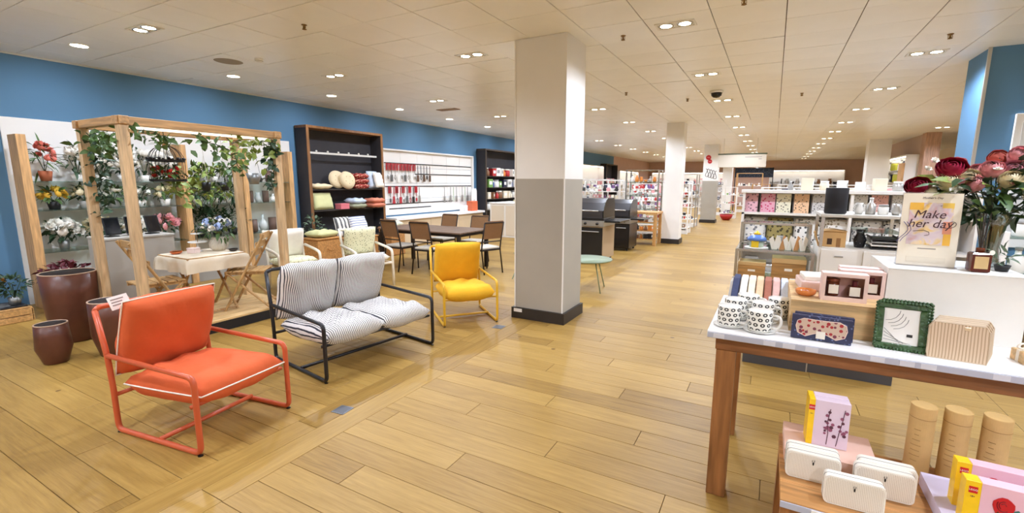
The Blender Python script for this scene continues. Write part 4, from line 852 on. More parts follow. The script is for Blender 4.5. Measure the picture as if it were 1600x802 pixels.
def shelf_goods(shelf_label, A, C, z_, n, kinds, cols, seed, size=(.12, .2), face=0, group=None, jitter=.04):
    """n goods along the segment A-C on a shelf at height z"""
    rnd = random.Random(seed); A, C = Vector((*A, 0)), Vector((*C, 0)); d = (C-A)
    for i in range(n):
        k = kinds[(i*7+seed) % len(kinds)] if rnd.random() < .6 else rnd.choice(kinds); c = rnd.choice(cols); h = rnd.uniform(*size)
        wide = {'mug': 1.0, 'bowl': 1.1, 'plates': 1.16, 'teapot': 1.4, 'jar': .9, 'box': .84, 'candle': .78, 'vase': .8, 'bottle': .54, 'book': .82}[k]
        h = min(h, .92*d.length/n/wide)
        p = A+d*((i+.5)/n); nx = Vector((-d.y, d.x, 0)).normalized()*rnd.uniform(-jitter, jitter)
        o = ob(k, good_mesh(k, c), None, (p.x+nx.x, p.y+nx.y, z_), face+rnd.uniform(-.3, .3), h)
        kk = {'plates': 'plate stack', 'candle': 'glass candle', 'jar': 'lidded jar'}.get(k, k)
        tag(o, '%s %s, %s from left on %s' % (c, kk, ordn(i), shelf_label), {'plates': 'plates'}.get(k, k), group or ('goods on '+shelf_label))
for zi, (z_, cols) in enumerate(((1.82, ['orange', 'blue', 'brown', 'red', 'white']), (1.45, ['green', 'blue', 'navy', 'orange', 'white']), (1.08, ['brown', 'cream', 'white', 'red', 'black']), (.72, ['lime', 'white', 'black', 'grey']))):
    shelf_goods('%s shelf of the charcoal packaging cabinet' % ['top', 'upper', 'middle', 'lower'][zi], (-8.22, 12.66), (-8.22, 15.1), z_, 10, ['box', 'jar', 'bottle', 'box'], cols, 30+zi, (.2, .3))
# white till counter near the pillar
t = thing('sales_counter', 'white sales counter beside the packaging cabinet', 'counter', (-6.9, 12.3, 0))
B().bevbox(-.55, -.6, 0, .5, .6, .98, .004).build('body', MWP, t); B().bevbox(-.57, -.62, .98, .52, .62, 1.02, .004).build('top', MWHITE, t); B().bevbox(.5, -.5, .02, .95, .55, .72, .004).build('low_unit', M('cream_laminate', (226, 214, 194), .5), t)
for k in range(2): B().bevbox(-.5+.5*k, -.612, .06, -.06+.5*k, -.6, .94, .003).build('panel', M('cream_laminate', (226, 214, 194), .5), t)
t = thing('card_terminal', 'black angled card terminal on the sales counter', 'terminal', (-6.17, 12.1, .72), -.8); B().prism([(-.15, 0), (.15, 0), (.15, .08), (-.12, .26)], -.14, .14, 'xz').build('body', MDK, t); B().box(-.12, -.12, .0, .12, .12, .012, rotm('Y', .58), (0, 0, 0)).build('screen', M('dark_screen', (20, 22, 30), .12), t, loc=(.02, 0, .18))

# ================================================================ barbecues and shelving beyond the pillar
MBBQ = M('black_enamel', (20, 20, 22), .25); MSIL = M('stainless', (170, 168, 164), .3, .8)
def barbecue(label, loc, w_, d_, rotz, z0=.86, side=True):
    t = thing('gas_barbecue', label, 'barbecue', loc, rotz, 'gas barbecues')   # front faces -y
    B().bevbox(-w_/2, -d_/2, .06, w_/2, d_/2, z0-.12, .006).build('cabinet', M('bbq_side_panel', (176, 150, 116), .6) if side else MBBQ, t)
    for s in (-1, 1):
        o = B().bevbox(s*w_/4-w_/4+.012, -d_/2-.014, .09, s*w_/4+w_/4-.012, -d_/2-.001, z0-.14, .004).build('door', MBBQ, t)
        B().cyl((s*.05, -d_/2-.045, z0-.22), (s*(w_/2-.08), -d_/2-.045, z0-.22), .011, n=8).build('handle', MSIL, o)
    B().bevbox(-w_/2-.01, -d_/2-.03, z0-.12, w_/2+.01, d_/2, z0, .006).build('control_panel', MSIL, t)
    for k in range(4): B().cyl((-w_/2+.12+k*(w_-.24)/3, -d_/2-.03, z0-.06), (-w_/2+.12+k*(w_-.24)/3, -d_/2-.07, z0-.06), .028, .024, 12).build('knob', MBBQ, t, True)
    B().bevbox(-w_/2, -d_/2, z0, w_/2, d_/2, z0+.05, .005).build('firebox', MBBQ, t)
    b = B(); pr_ = [(-d_/2+.02, z0+.05), (-d_/2+.02, z0+.2), (-d_/2+.1, z0+.36), (-d_/2+.24, z0+.44), (d_/2-.06, z0+.44), (d_/2-.02, z0+.3), (d_/2-.02, z0+.05)]
    b.prism(pr_, -w_/2+.03, w_/2-.03, 'yz'); b.build('lid', M('bbq_lid_grey', (62, 60, 62), .3, .3), t)
    for s in (-1, 1): B().prism([(p[0]*1.03, p[1]*1.004) for p in pr_], s*(w_/2-.03), s*(w_/2-.005), 'yz').build('lid_end', MBBQ, t)
    B().cyl((-w_/2+.1, -d_/2-.05, z0+.2), (w_/2-.1, -d_/2-.05, z0+.2), .016, n=10).build('lid_handle', MSIL, t, True)
    for s in (-1, 1): B().bevbox(s*(w_/2+.17)-.16, -d_/2+.02, z0-.03, s*(w_/2+.17)+.16, d_/2-.05, z0+.005, .005).build('side_shelf', MBBQ, t)
    for i in (-1, 1):
        for j in (-1, 1): B().cyl((i*(w_/2-.06)-.02, j*(d_/2-.06), .03), (i*(w_/2-.06)+.02, j*(d_/2-.06), .03), .03, n=12).build('castor', MDK, t)
    return t
barbecue('large black and steel gas barbecue just right of the white pillar', (-3.46, 9.25, 0), 1.0, .75, 0)
barbecue('smaller black gas barbecue behind the large one', (-3.3, 11.1, 0), .72, .7, 0, .78, False)
t = thing('crate_table', 'pine crate table with open shelves by the second pillar', 'table', (-2.95, 12.35, 0))
MPN = wood('pine_table', (196, 148, 88), 2); B().bevbox(-.4, -.3, .82, .36, .4, .87, .004).build('tabletop', MPN, t)
for i in (-1, 1):
    for j in (-1, 1): B().bevbox(i*.33-.055, j*.3-.02, 0, i*.33+.02, j*.3+.05, .82, .004).build('leg', MPN, t)
for k in range(3): B().bevbox(-.3, -.24, .14+.22*k, .27, .33, .165+.22*k, .003).build('shelf', MPN, t)
for zi, z_ in enumerate((.165, .385, .605)): shelf_goods('%s shelf of the pine crate table' % ['lowest', 'middle', 'top'][zi], (-3.2, 12.2), (-2.72, 12.2), z_, 4, ['box', 'jar', 'bottle'], ['brown', 'black', 'orange', 'white'], 40+zi, (.12, .18))
MGW = M('gondola_white', (232, 228, 222), .45); MCHR = M('chrome_tube', (196, 196, 194), .2, .9)
def gondola(label, x0, x1, y0, y1, shelves, top, frame='white', glassy=False, back=None):
    t = thing('gondola', label, 'shelving', ((x0+x1)/2, (y0+y1)/2, 0)); cx_, cy_ = (x0+x1)/2, (y0+y1)/2; mt = MGW if frame == 'white' else (MCHR if frame == 'chrome' else wood('gondola_oak', (190, 146, 92), 2))
    for x in (x0, x1):
        for y in (y0, y1): B().bevbox(x-cx_-.02, y-cy_-.02, 0, x-cx_+.02, y-cy_+.02, top, .003).build('upright', mt, t)
    for z_ in shelves: B().bevbox(x0-cx_, y0-cy_, z_-.025, x1-cx_, y1-cy_, z_, .003).build('shelf', MGLS if glassy else MGW, t)
    B().bevbox(x0-cx_+.02, y0-cy_+.02, 0, x1-cx_-.02, y1-cy_-.02, .12, .003).build('base', MGW if not glassy else mt, t)
    for s in (y0, y1): B().cyl((x0-cx_, s-cy_, top-.01), (x1-cx_, s-cy_, top-.01), .012, n=6).build('top_rail', mt, t)
    return t
def stocked(label, short, x0, x1, y0, y1, shelves, top, kinds, cols, seed, n=7, size=(.14, .22), **k):
    gondola(label, x0, x1, y0, y1, shelves, top, **k)
    for zi, z_ in enumerate(shelves): shelf_goods('%s %s shelf' % (short, ['lowest', 'second', 'third', 'fourth', 'fifth'][zi]), (x0+.08, y0+.14), (x1-.08, y0+.14), z_, n, kinds, cols, seed*10+zi, size, -PI/2)
    return
KIT = ['mug', 'bowl', 'plates', 'teapot', 'jar', 'vase']; PAST = ['white', 'pink', 'cream', 'grey', 'white', 'silver']
stocked('white glass-shelved gondola of tableware behind the barbecues', 'tableware gondola', -5.7, -4.3, 14.4, 15.0, [.5, .95, 1.35], 1.7, KIT, ['white', 'cream', 'silver', 'pink', 'black'], 1, 9)
stocked('white gondola of pink china right of the tableware gondola', 'pink china gondola', -4.2, -3.1, 15.2, 15.8, [.5, .9, 1.3], 1.6, KIT, ['pink', 'red', 'white', 'purple', 'white'], 2, 8)
stocked('chrome glass stand of glassware beside the second pillar', 'glassware stand', -3.9, -2.95, 13.7, 14.2, [.45, .85, 1.25, 1.65], 2.0, ['vase', 'bottle', 'jar', 'bowl'], ['silver', 'white', 'orange', 'grey'], 3, 6, frame='chrome', glassy=True)
stocked('long white gondola of home fragrance far left', 'home fragrance gondola', -7.6, -5.7, 19.0, 19.6, [.5, .95, 1.4], 1.75, ['candle', 'box', 'bottle', 'jar'], ['pink', 'white', 'purple', 'cream', 'navy'], 4, 11)
stocked('white gondola of gift boxes behind the second pillar', 'gift box gondola', -5.4, -3.6, 21.0, 21.6, [.5, .95, 1.4], 1.7, ['box', 'candle', 'jar'], ['white', 'pink', 'cream', 'blue', 'red'], 5, 10)
stocked('stocked end stand between the second and third pillars', 'end stand', -3.0, -2.35, 15.4, 16.0, [.2, .6, 1.0, 1.35], 1.7, ['box', 'bottle', 'jar', 'mug'], ['red', 'white', 'brown', 'black', 'yellow'], 6, 5, size=(.16, .26))
stocked('chrome stand of bags and bottles by the third pillar', 'chrome bag stand', -3.1, -2.5, 18.0, 18.6, [.3, .75, 1.2, 1.6], 1.95, ['box', 'bottle', 'vase'], ['white', 'brown', 'pink', 'navy', 'red'], 7, 5, size=(.18, .28), frame='chrome')
stocked('white stand of toys behind the third pillar', 'toy stand', -2.1, -1.5, 23.5, 24.1, [.25, .7, 1.1], 1.45, ['box', 'bowl', 'jar'], ['teal', 'green', 'red', 'white', 'purple'], 8, 5, size=(.18, .28))
stocked('oak stand of baskets at the end of the aisle', 'oak basket stand', -1.9, -.6, 29.0, 29.8, [.4, .9, 1.5], 2.2, ['vase', 'bowl', 'jar', 'bottle'], ['brown', 'cream', 'black', 'grey', 'white'], 9, 9, size=(.25, .42), frame='oak')
stocked('white stand of towels left of the oak basket stand', 'towel stand', -3.4, -2.2, 25.6, 26.2, [.4, .8, 1.2, 1.55], 1.8, ['book', 'box', 'candle'], ['white', 'grey', 'teal', 'navy'], 10, 8, size=(.22, .3))
stocked('white gondola of crockery behind the pink china gondola', 'crockery gondola', -6.9, -5.6, 16.6, 17.2, [.5, .95, 1.4], 1.75, KIT, ['white', 'pink', 'navy', 'silver', 'cream'], 21, 9)
stocked('white gondola of glass jars beyond the pink china', 'glass jar gondola', -5.1, -3.7, 17.9, 18.5, [.5, .95, 1.4], 1.75, ['jar', 'bottle', 'vase', 'candle'], ['white', 'pink', 'silver', 'red', 'purple'], 22, 10)
stocked('oak stand of woven pots at the right side of the aisle', 'woven pot stand', -.8, -.15, 21.6, 22.2, [.3, .75, 1.2], 1.6, ['vase', 'bowl', 'jar'], ['brown', 'cream', 'black', 'grey'], 23, 4, size=(.2, .34), frame='oak')
bowl('red bowl on the floor by the toy stand', (-1.78, 22.4, 0), .28, .26, gm('red'))
# dark hanging rug and wall bays at the far end
t = thing('rug_display', 'dark patterned rug hung across the far end of the aisle', 'rug', (-1.1, 30.6, 0)); B().bevbox(-1.0, -.03, 1.98, 1.0, .03, 2.5, .005).build('rug', pattern_mat('dark_rug_weave', (28, 34, 46), (70, 74, 84), 14, .3), t)
for s in (-1, 1): B().cyl((s*1.0, 0, 0), (s*1.0, 0, 2.55), .025, n=8).build('post', MDK, t)
B().cyl((-1.03, 0, 2.52), (1.03, 0, 2.52), .02, n=8).build('rod', MDK, t)
def wall_bay(label, p0, p1, z0, z1, nrm, shelves, short, seed, kinds, cols, n, lit=True, size=(.2, .34)):
    A, C = Vector((*p0, 0)), Vector((*p1, 0)); L_ = (C-A).length; ang = math.atan2(C.y-A.y, C.x-A.x); t = thing('shelving_bay', label, 'shelving', A, ang)
    s = nrm   # +1: bay opens to the left of A->C
    B().box(0, min(0, .03*s), z0, L_, max(0, .03*s), z1).build('back_panel', MWP, t)
    for x in (0, L_): B().box(x-.02, min(0, .35*s), z0, x+.02, max(0, .35*s), z1).build('side_panel', MWP, t)
    B().box(0, min(0, .35*s), z1, L_, max(0, .35*s), z1+.05).build('canopy', MWP, t)
    if lit: B().box(.05, .28*s-.02, z1-.015, L_-.05, .28*s+.02, z1-.002).build('light_strip', M('bay_strip_glow', (255, 248, 238), .5, emit=9), t)
    nr = Vector((-(C-A).y, (C-A).x, 0)).normalized()*s*.2
    for zi, z_ in enumerate(shelves):
        B().box(.02, min(.03*s, .33*s), z_-.02, L_-.02, max(.03*s, .33*s), z_).build('shelf', MWP, t)
        shelf_goods('%s shelf of the %s' % (['lowest', 'second', 'third', 'top'][zi], short), (A+nr)[:2], (C+nr)[:2], z_, n, kinds, cols, seed*10+zi, size, ang+(PI/2 if s > 0 else -PI/2))
    return t
wall_bay('lit white wall bay at the far left under the blue wall', (LX, 24.2), (LX, 20.4), 0, 2.45, 1, [.5, 1.0, 1.5], 'far left lit bay', 61, ['candle', 'box', 'bottle', 'vase'], PAST, 11)
dark_cabinet('small charcoal cabinet at the far end of the blue wall', 24.6, 26.6, 2.6, [.6, 1.1, 1.6], None, M('dark_trim', (70, 58, 48), .5))
for zi, z_ in enumerate((.6, 1.1, 1.6)): shelf_goods('%s shelf of the far charcoal cabinet' % ['lower', 'middle', 'upper'][zi], (-8.22, 24.8), (-8.22, 26.5), z_, 7, ['bottle', 'jar', 'box'], ['white', 'grey', 'cream', 'pink'], 50+zi, (.2, .3))
wall_bay('lit white wall bay under the mauve wall at the far left', (LX, 31.5), (LX, 27.2), 0, 2.3, 1, [.5, 1.0, 1.5], 'mauve wall bay', 62, ['candle', 'box', 'bottle', 'vase'], PAST, 10)
wall_bay('lit white bay on the far wall seen left of the third pillar', (-8.2, BY), (-3.0, BY), 0, 2.35, -1, [.6, 1.1, 1.6], 'far wall left bay', 63, ['box', 'vase', 'bottle'], ['white', 'brown', 'pink', 'black'], 11, size=(.3, .42))
wall_bay('long lit white bay on the far wall behind the gift displays', (-.3, BY), (3.9, BY), 0, 2.48, -1, [.7, 1.2, 1.62], 'far wall long bay', 64, ['teapot', 'vase', 'bowl', 'book'], ['black', 'white', 'grey', 'silver', 'brown'], 14, size=(.3, .44))
wall_bay('white bay with oak end panel on the recessed wall at right', (4.0, 24.0), (4.0, 19.0), 0, 2.52, -1, [.7, 1.2, 1.7, 2.1], 'recess bay', 65, ['box', 'jar', 'bottle'], ['white', 'navy', 'lime', 'cream', 'white'], 9, size=(.26, .36))
t = thing('oak_panel', 'tall oak panel at the near end of the recessed wall bay', 'panel', (3.62, 19.25, 0)); B().bevbox(-.03, -.28, 0, .03, .28, 2.3, .004).build('panel', MBOARD, t); B().box(-.04, -.3, 0, .04, .3, .1).build('foot', MDK, t)
# hanging sign and pillar graphics
t = thing('hanging_sign', 'white hanging sign board above the aisle', 'sign', (-1.06, 18.0, 0)); B().bevbox(-.76, -.03, 2.18, .76, .03, 2.62, .006).build('board', M('cream_sign_board', (206, 196, 180), .6), t); B().box(-.78, -.035, 2.62, .78, .035, 2.66).build('top_rail', M('green_trim', (70, 80, 56), .5), t)
for s in (-.6, .45): B().cyl((s, 0, 2.66), (s, 0, CEIL), .012, n=6).build('hanger', MTRIM, t)
for k, (a, c, z_) in enumerate(((.1, .62, 2.53), (.52, .62, 2.46))): B().box(a, -.0315, z_-.012, c, -.03, z_+.012).build('print_line', M('grey_print', (150, 140, 135), .8), t)
for k, (x, z_, r) in enumerate(((-2.44, 2.66, .1), (-2.38, 2.5, .085))): B().cyl((x, 20.398, z_), (x, 20.39, z_), r, n=24).build('red_roundel', M('sign_red', (190, 32, 40), .5), p3); B().box(x-.05, 20.386, z_-.012, x+.05, 20.3895, z_+.018).build('roundel_print', M('sign_pale_red', (226, 120, 120), .5), p3)
MSCR = M('script_ink', (60, 50, 46), .7)
for k in range(4):
    x0 = -2.52+.1*k; B().tube([(x0+.05*math.sin(a*2.0)+.02*a, 20.394, 2.05+.16*math.cos(a)-.03*k) for a in [q*.45 for q in range(15)]], .009, 5).build('script_stroke', MSCR, p3)
# ================================================================ gift table on the right
MTW = wood('table_oak', (150, 100, 56), 2); MTWX = wood('table_oak_x', (132, 84, 46), 0); MTOP = M('white_table_top', (244, 242, 240), .3, 0, .02, 3)
TX0, TX1, TY0, TY1, TZ9 = -.235, 1.9, 2.37, 3.2, .9
t = thing('gift_table', 'tall oak gift table with white top on the right', 'table', ((TX0+TX1)/2, (TY0+TY1)/2, 0)); tcx, tcy = (TX0+TX1)/2, (TY0+TY1)/2
B().bevbox(TX0-tcx, TY0-tcy, .862, TX1-tcx, TY1-tcy, TZ9, .004).build('tabletop', MTOP, t)
for i in (0, 1):
    for j in (0, 1):
        x = (TX0+.045, TX1-.135)[i]-tcx; y = (TY0+.03, TY1-.12)[j]-tcy; B().bevbox(x, y, 0, x+.09, y+.09, .8, .004).build('leg', MTW, t)
B().bevbox(TX0+.04-tcx, TY0+.025-tcy, .8, TX1-.04-tcx, TY0+.055-tcy, .861, .003).build('apron', MTWX, t); B().bevbox(TX0+.04-tcx, TY1-.055-tcy, .8, TX1-.04-tcx, TY1-.025-tcy, .861, .003).build('apron', MTWX, t)
for x in (TX0+.04, TX1-.07): B().bevbox(x-tcx, TY0+.06-tcy, .8, x+.03-tcx, TY1-.06-tcy, .861, .003).build('apron', MTW, t)
o = B().bevbox(TX0-tcx+.004, TY0-tcy-.007, .866, TX1-tcx, TY0-tcy-.001, .893, .001).build('price_rail', M('price_rail_plastic', (186, 190, 206), .25), t)
for k, x in enumerate((.03, .25, .33, .42, .66, .76, .83, 1.05)): B().box(TX0+x-tcx, TY0-.0085-tcy, .868, TX0+x+.05-tcx, TY0-.0075-tcy, .891).build('price_label', M('price_label_paper', (214, 216, 226), .5), o)
# patterned mugs
def mug_pattern():
    mt = bpy.data.materials.new('mono_print_ceramic'); mt.use_nodes = True; nt = mt.node_tree; N = nt.nodes; L = nt.links; b = N['Principled BSDF']
    tc = N.new('ShaderNodeTexCoord'); sp = N.new('ShaderNodeSeparateXYZ'); L.new(tc.outputs['Object'], sp.inputs[0])
    def mm(op, a, c=None):
        n = N.new('ShaderNodeMath'); n.operation = op
        for i, v in enumerate((a, c)):
            if v is None: continue
            if isinstance(v, (int, float)): n.inputs[i].default_value = v
            else: L.new(v, n.inputs[i])
        return n.outputs[0]
    ang = mm('MULTIPLY', mm('ARCTAN2', sp.outputs['Y'], sp.outputs['X']), 11/6.2832); zz = mm('DIVIDE', sp.outputs['Z'], .026); row_ = mm('FLOOR', zz)
    fx = mm('SUBTRACT', mm('FRACT', mm('ADD', ang, mm('MULTIPLY', row_, .37))), .5); fz = mm('SUBTRACT', mm('FRACT', zz), .5)
    r2 = mm('ADD', mm('MULTIPLY', fx, fx), mm('MULTIPLY', fz, fz)); ring = mm('MULTIPLY', mm('LESS_THAN', r2, .12), mm('GREATER_THAN', r2, .018))
    out = mm('MULTIPLY', ring, mm('GREATER_THAN', sp.outputs['Z'], .012))
    mx = N.new('ShaderNodeMix'); mx.data_type = 'RGBA'; L.new(out, mx.inputs[0]); mx.inputs[6].default_value = (*lin((240, 238, 230)), 1); mx.inputs[7].default_value = (*lin((58, 58, 58)), 1); L.new(mx.outputs[2], b.inputs['Base Color']); b.inputs['Roughness'].default_value = .25
    return mt
MMUG = mug_pattern(); MCER = M('white_glaze', (242, 240, 234), .22)
mug_b = mesh('body', B().lathe([(0, 0), (.046, 0), (.053, .006), (.055, .02), (.056, .1), (.0545, .102)], 28), [MMUG], True)
mug_i = mesh('inside', B().lathe([(.0545, .102), (.053, .1), (.05, .02), (.045, .01), (0, .009)], 28), [MCER], True)
mug_h = mesh('handle', B().tube(fillet([(.054, 0, .085), (.09, 0, .085), (.095, 0, .05), (.08, 0, .022), (.053, 0, .022)], .02, 4), .0065, 8), [MCER], True)
mug_s = mesh('saucer', B().lathe([(0, -.002), (.05, -.002), (.074, .005), (.074, .007), (.05, .001), (0, .0)], 28), [MCER], True)
for i, (x, y, rz, d) in enumerate(((-.148, 2.50, -.3, 'front left of the group'), (-.008, 2.475, -.25, 'front right of the group'), (-.13, 2.67, -.2, 'behind the front left mug'), (.0, 2.66, -.3, 'in the middle of the group'), (.078, 2.80, -.4, 'beside the oak riser block'), (-.075, 2.81, -.1, 'at the back of the group'))):
    t = thing('patterned_mug', 'black and white patterned mug on the gift table, '+d, 'mug', (x, y, TZ9+.003), rz, 'patterned mugs on the gift table'); ob('body', mug_b, t, (0, 0, .001)); ob('inside', mug_i, t, (0, 0, .001)); ob('handle', mug_h, t, (0, 0, .001)); ob('saucer', mug_s, t)
# folded tea towels draped in a row over a low stand
TOW = [('navy', (58, 66, 100)), ('white', (240, 238, 232)), ('cream', (238, 226, 204)), ('peach', (232, 196, 160)), ('brown', (168, 104, 84)), ('rose', (214, 176, 168)), ('pale blue', (204, 212, 226)), ('grey', (176, 180, 186)), ('off white', (232, 228, 222)), ('charcoal', (90, 90, 96))]
st = thing('towel_stand', 'low white sloping stand under the folded tea towels', 'stand', (.03, 3.02, TZ9)); B().prism([(-.17, 0), (.17, 0), (.17, .12), (.06, .12)], -.22, .3, 'yz').build('body', MGW, st); B().box(-.22, .172, 0, .3, .18, .13).build('back_lip', MGW, st)
for i, (n_, c) in enumerate(TOW):
    x = -.165+.043*i; t = thing('tea_towel', 'folded %s tea towel draped over the sloping stand on the gift table' % n_, 'tea towel', (x+.01, 3.02, TZ9), 0, 'folded tea towels')
    mt = M('towel_'+n_.replace(' ', '_'), c, .9, 0, .06, 20, .3, 80)
    for k in range(2):
        P = [(-.205-.004*k, .004), (.055, .128+.006*k), (.17, .132+.006*k), (.17, .142+.006*k), (.05, .138+.006*k), (-.2-.004*k, .026+.008*k)]
        B().prism(P, -.019+.003*k, .019-.003*k, 'yz').build('fold', mt, t)
# oak riser block with pink gift sets
MRIS = wood('riser_oak', (214, 178, 126), 0); MPK = M('pink_gift_card', (236, 208, 200), .5); MPKD = M('dusty_pink_card', (214, 168, 160), .5); MLAB = M('cream_label', (240, 234, 222), .6); MAMB = M('amber_glass', (96, 44, 26), .12)
t = thing('riser_block', 'pale oak riser block on the gift table', 'riser', (.318, 2.83, TZ9)); B().bevbox(-.198, -.275, 0, .198, .255, .158, .002).build('block', MRIS, t); B().bevbox(-.199, -.277, .158, .199, .257, .162, .001).build('top_panel', MRIS, t)
ZR = TZ9+.162
def gift_set(label, loc, rz, full=True):
    t = thing('gift_set', label, 'gift set', loc, rz, 'pink gift sets')
    w_, d_, h_ = .185, .07, .135
    B().box(-w_/2, d_/2-.004, 0, w_/2, d_/2, h_).build('back', MPKD, t); B().box(-w_/2, -d_/2, 0, w_/2, d_/2-.004, .004).build('base', MPK, t); B().box(-w_/2, -d_/2, h_-.004, w_/2, d_/2-.004, h_).build('top', MPK, t)
    for s in (-1, 1): B().box(s*w_/2-.004*(s > 0), -d_/2, .004, s*w_/2+.004*(s < 0), d_/2-.004, h_-.004).build('side', MPK, t)
    if full:
        for (a, c, e, f) in ((-w_/2+.004, 0.004, w_/2-.004, .022), (-w_/2+.004, h_-.016, w_/2-.004, h_-.004), (-w_/2+.004, .022, -w_/2+.016, h_-.016), (w_/2-.016, .022, w_/2-.004, h_-.016)): B().box(a, -d_/2-.001, c, e, -d_/2+.001, f).build('window_border', MPK, t)
        o = B().lathe([(0, .022), (.024, .022), (.026, .026), (.026, .088), (.022, .09)], 18).build('candle', MAMB, t, True, loc=(-.042, 0, 0)); B().box(-.02, -.0275, .035, .02, -.0255, .078).build('label', MLAB, o); B().lathe([(.027, .09), (.027, .105), (0, .105)], 18).build('lid', M('copper_lid', (120, 62, 40), .35, .5), o, True)
        o = B().bevbox(-.024, -.02, .022, .024, .02, .076, .004).build('bottle', MAMB, t, loc=(.045, 0, 0)); B().box(-.021, -.0215, .028, .021, -.0203, .072).build('label', MLAB, o); B().cyl((0, 0, .076), (0, 0, .1), .011, n=12).build('cap', M('burgundy_cap', (92, 26, 34), .4), o)
        B().box(-.075, -.03, .0045, .08, -.02, .02).build('insert', M('burgundy_cap', (92, 26, 34), .4), t)
    return t
gift_set('pink windowed candle gift set at the front of the oak riser', (.335, 2.645, ZR), .03); gift_set('pink gift set box behind the front set on the oak riser', (.42, 2.77, ZR), .04); gift_set('pink gift set box at the back of the oak riser', (.43, 2.88, ZR), .02); t = thing('gift_set', 'pale wrapped flat parcel behind the orange dish on the oak riser', 'gift set', (.235, 2.9, ZR), .1); B().bevbox(-.075, -.1, 0, .075, .1, .05, .004).build('parcel', MPK, t); B().bevbox(-.06, -.08, .05, .06, .08, .075, .004).build('soap_bar', MLAB, t)
t = thing('amber_dish', 'orange glass dish beside the pink gift sets', 'dish', (.185, 2.68, ZR)); B().lathe([(0, 0), (.03, 0), (.045, .012), (.047, .03), (.043, .03), (.04, .014), (0, .006)], 18).build('dish', M('orange_glass', (216, 130, 66), .15), t, True); B().sphere((0, 0, .018), .018, 10, 1, 1, .5).build('wax', M('amber_wax', (196, 100, 50), .4), t, True)
# navy sleep mask boxes
def dmat():
    return pattern_mat('red_paisley_print', (206, 180, 160), (170, 44, 50), 55, .42, .6, (120, 50, 70))
MPAIS = dmat(); MNAVY = pattern_mat('navy_print_card', (48, 52, 84), (96, 108, 150), 60, .26, .5); MPLG2 = glass('clear_window', (240, 240, 245), .25)
for k, (y, lab) in enumerate(((2.455, 'front'), (2.505, 'rear'))):
    t = thing('sleep_mask_box', 'navy boxed paisley sleep mask, the %s one of two, before the oak riser' % lab, 'box', (.245+.012*k, y, TZ9), -.04, 'boxed sleep masks'); t.rotation_euler = (-.1, 0, -.05)
    B().bevbox(-.118, -.018, 0, .118, .018, .112, .002).build('box', MNAVY, t)
    P = [(-.1, .06), (-.095, .085), (-.07, .098), (-.02, .096), (.02, .096), (.07, .098), (.095, .085), (.1, .06), (.092, .03), (.06, .016), (.03, .03), (.0, .042), (-.03, .03), (-.06, .016), (-.092, .03)]
    o = B().prism(P, -.0225, -.0182, 'xz').build('mask', MPAIS, t); B().tube([(p[0], -.022, p[1]) for p in P], .002, 5, True).build('piping', M('mask_piping', (232, 206, 196), .7), o)
    B().box(-.018, -.0245, .012, .018, -.0228, .046).build('label', MLAB, t)
# green photo frame
MGF = M('green_enamel', (54, 84, 48), .3, 0, .35, 40, .5, 60)
for k in range(2):
    t = thing('photo_frame', ('dark green photo frame with graphic print, front of two' if k == 0 else 'dark green photo frame behind the front frame'), 'photo frame', (.54+.022*k, 2.475+.045*k, TZ9+.002), 0, 'green photo frames'); t.rotation_euler = (-.2, 0, -.06)
    w_, h_, q = .088, .205, .026
    for (a, c, e, f) in ((-w_, 0, w_, q), (-w_, h_-q, w_, h_), (-w_, q, -w_+q, h_-q), (w_-q, q, w_, h_-q)):
        o = B().bevbox(a, -.009, c, e, .009, f, .005).build('frame_bar', MGF, t)
    n_ = 14
    for s in range(n_): B().sphere((-w_+(s+.5)*2*w_/n_, -.008, h_), .0075, 6).build('bead', MGF, t, True); B().sphere((-w_+(s+.5)*2*w_/n_, -.008, 0.002), .0075, 6).build('bead', MGF, t, True)
    for s in range(15): B().sphere((w_, -.006, .01+s*.0135), .0075, 6).build('bead', MGF, t, True); B().sphere((-w_, -.006, .01+s*.0135), .0075, 6).build('bead', MGF, t, True)
    pr_ = B().box(-w_+q, -.002, q, w_-q, .002, h_-q).build('print', MWHITE, t)
    if k == 0:
        for s in range(4): B().tube([(-.055+.01*s+.05*math.sin(u), -.0025, .175-.012*s-.05*math.cos(u)) if u < 1.6 else (0, 0, 0) for u in (0, .4, .8, 1.2, 1.5)], .0012, 4).build('arc', gm('grey'), pr_); B().cyl((-.058, -.0025, .09-.016*s), (.0+.012*s, -.0025, .03), .0012, n=4).build('line', gm('grey'), pr_)
        B().box(.022, -.0032, .06, .042, -.002, .072).build('mark', gm('black'), pr_)
    B().box(-.03, .009, .0, .03, .012, .13, rotm('X', .35), (0, .01, .13)).build('easel', MDK, t)
# ribbed cosmetic bags
MRIB = stripe_mat('ribbed_beige_fabric', (222, 200, 172), (188, 160, 130), .0105, .4, 'X')
for k in range(4):
    t = thing('cosmetic_bag', 'beige ribbed zip bag, %s of the standing group on the gift table' % ['front one', 'second', 'third', 'rear one'][k], 'bag', (.722+.014*k, 2.45+.034*k, TZ9), 0, 'ribbed zip bags'); t.rotation_euler = (-.12, 0, -.07)
    P = [(-.092, 0), (.092, 0), (.095, .02), (.093, .13), (.08, .152), (-.08, .152), (-.093, .13), (-.095, .02)]
    B().prism(P, -.014, .014, 'xz').build('body', MRIB, t); B().tube([(-.08, 0, .154), (.08, 0, .154)], .004, 6).build('zip', M('zip_beige', (206, 186, 160), .6), t); B().tube([(p[0], -.014, p[1]) for p in P], .0022, 5, True).build('seam', M('zip_beige', (206, 186, 160), .6), t)
    if k == 0: B().bevbox(.015, -.018, .128, .033, -.0145, .142, .001).build('metal_badge', M('pale_gold', (226, 206, 170), .3, .6), t)
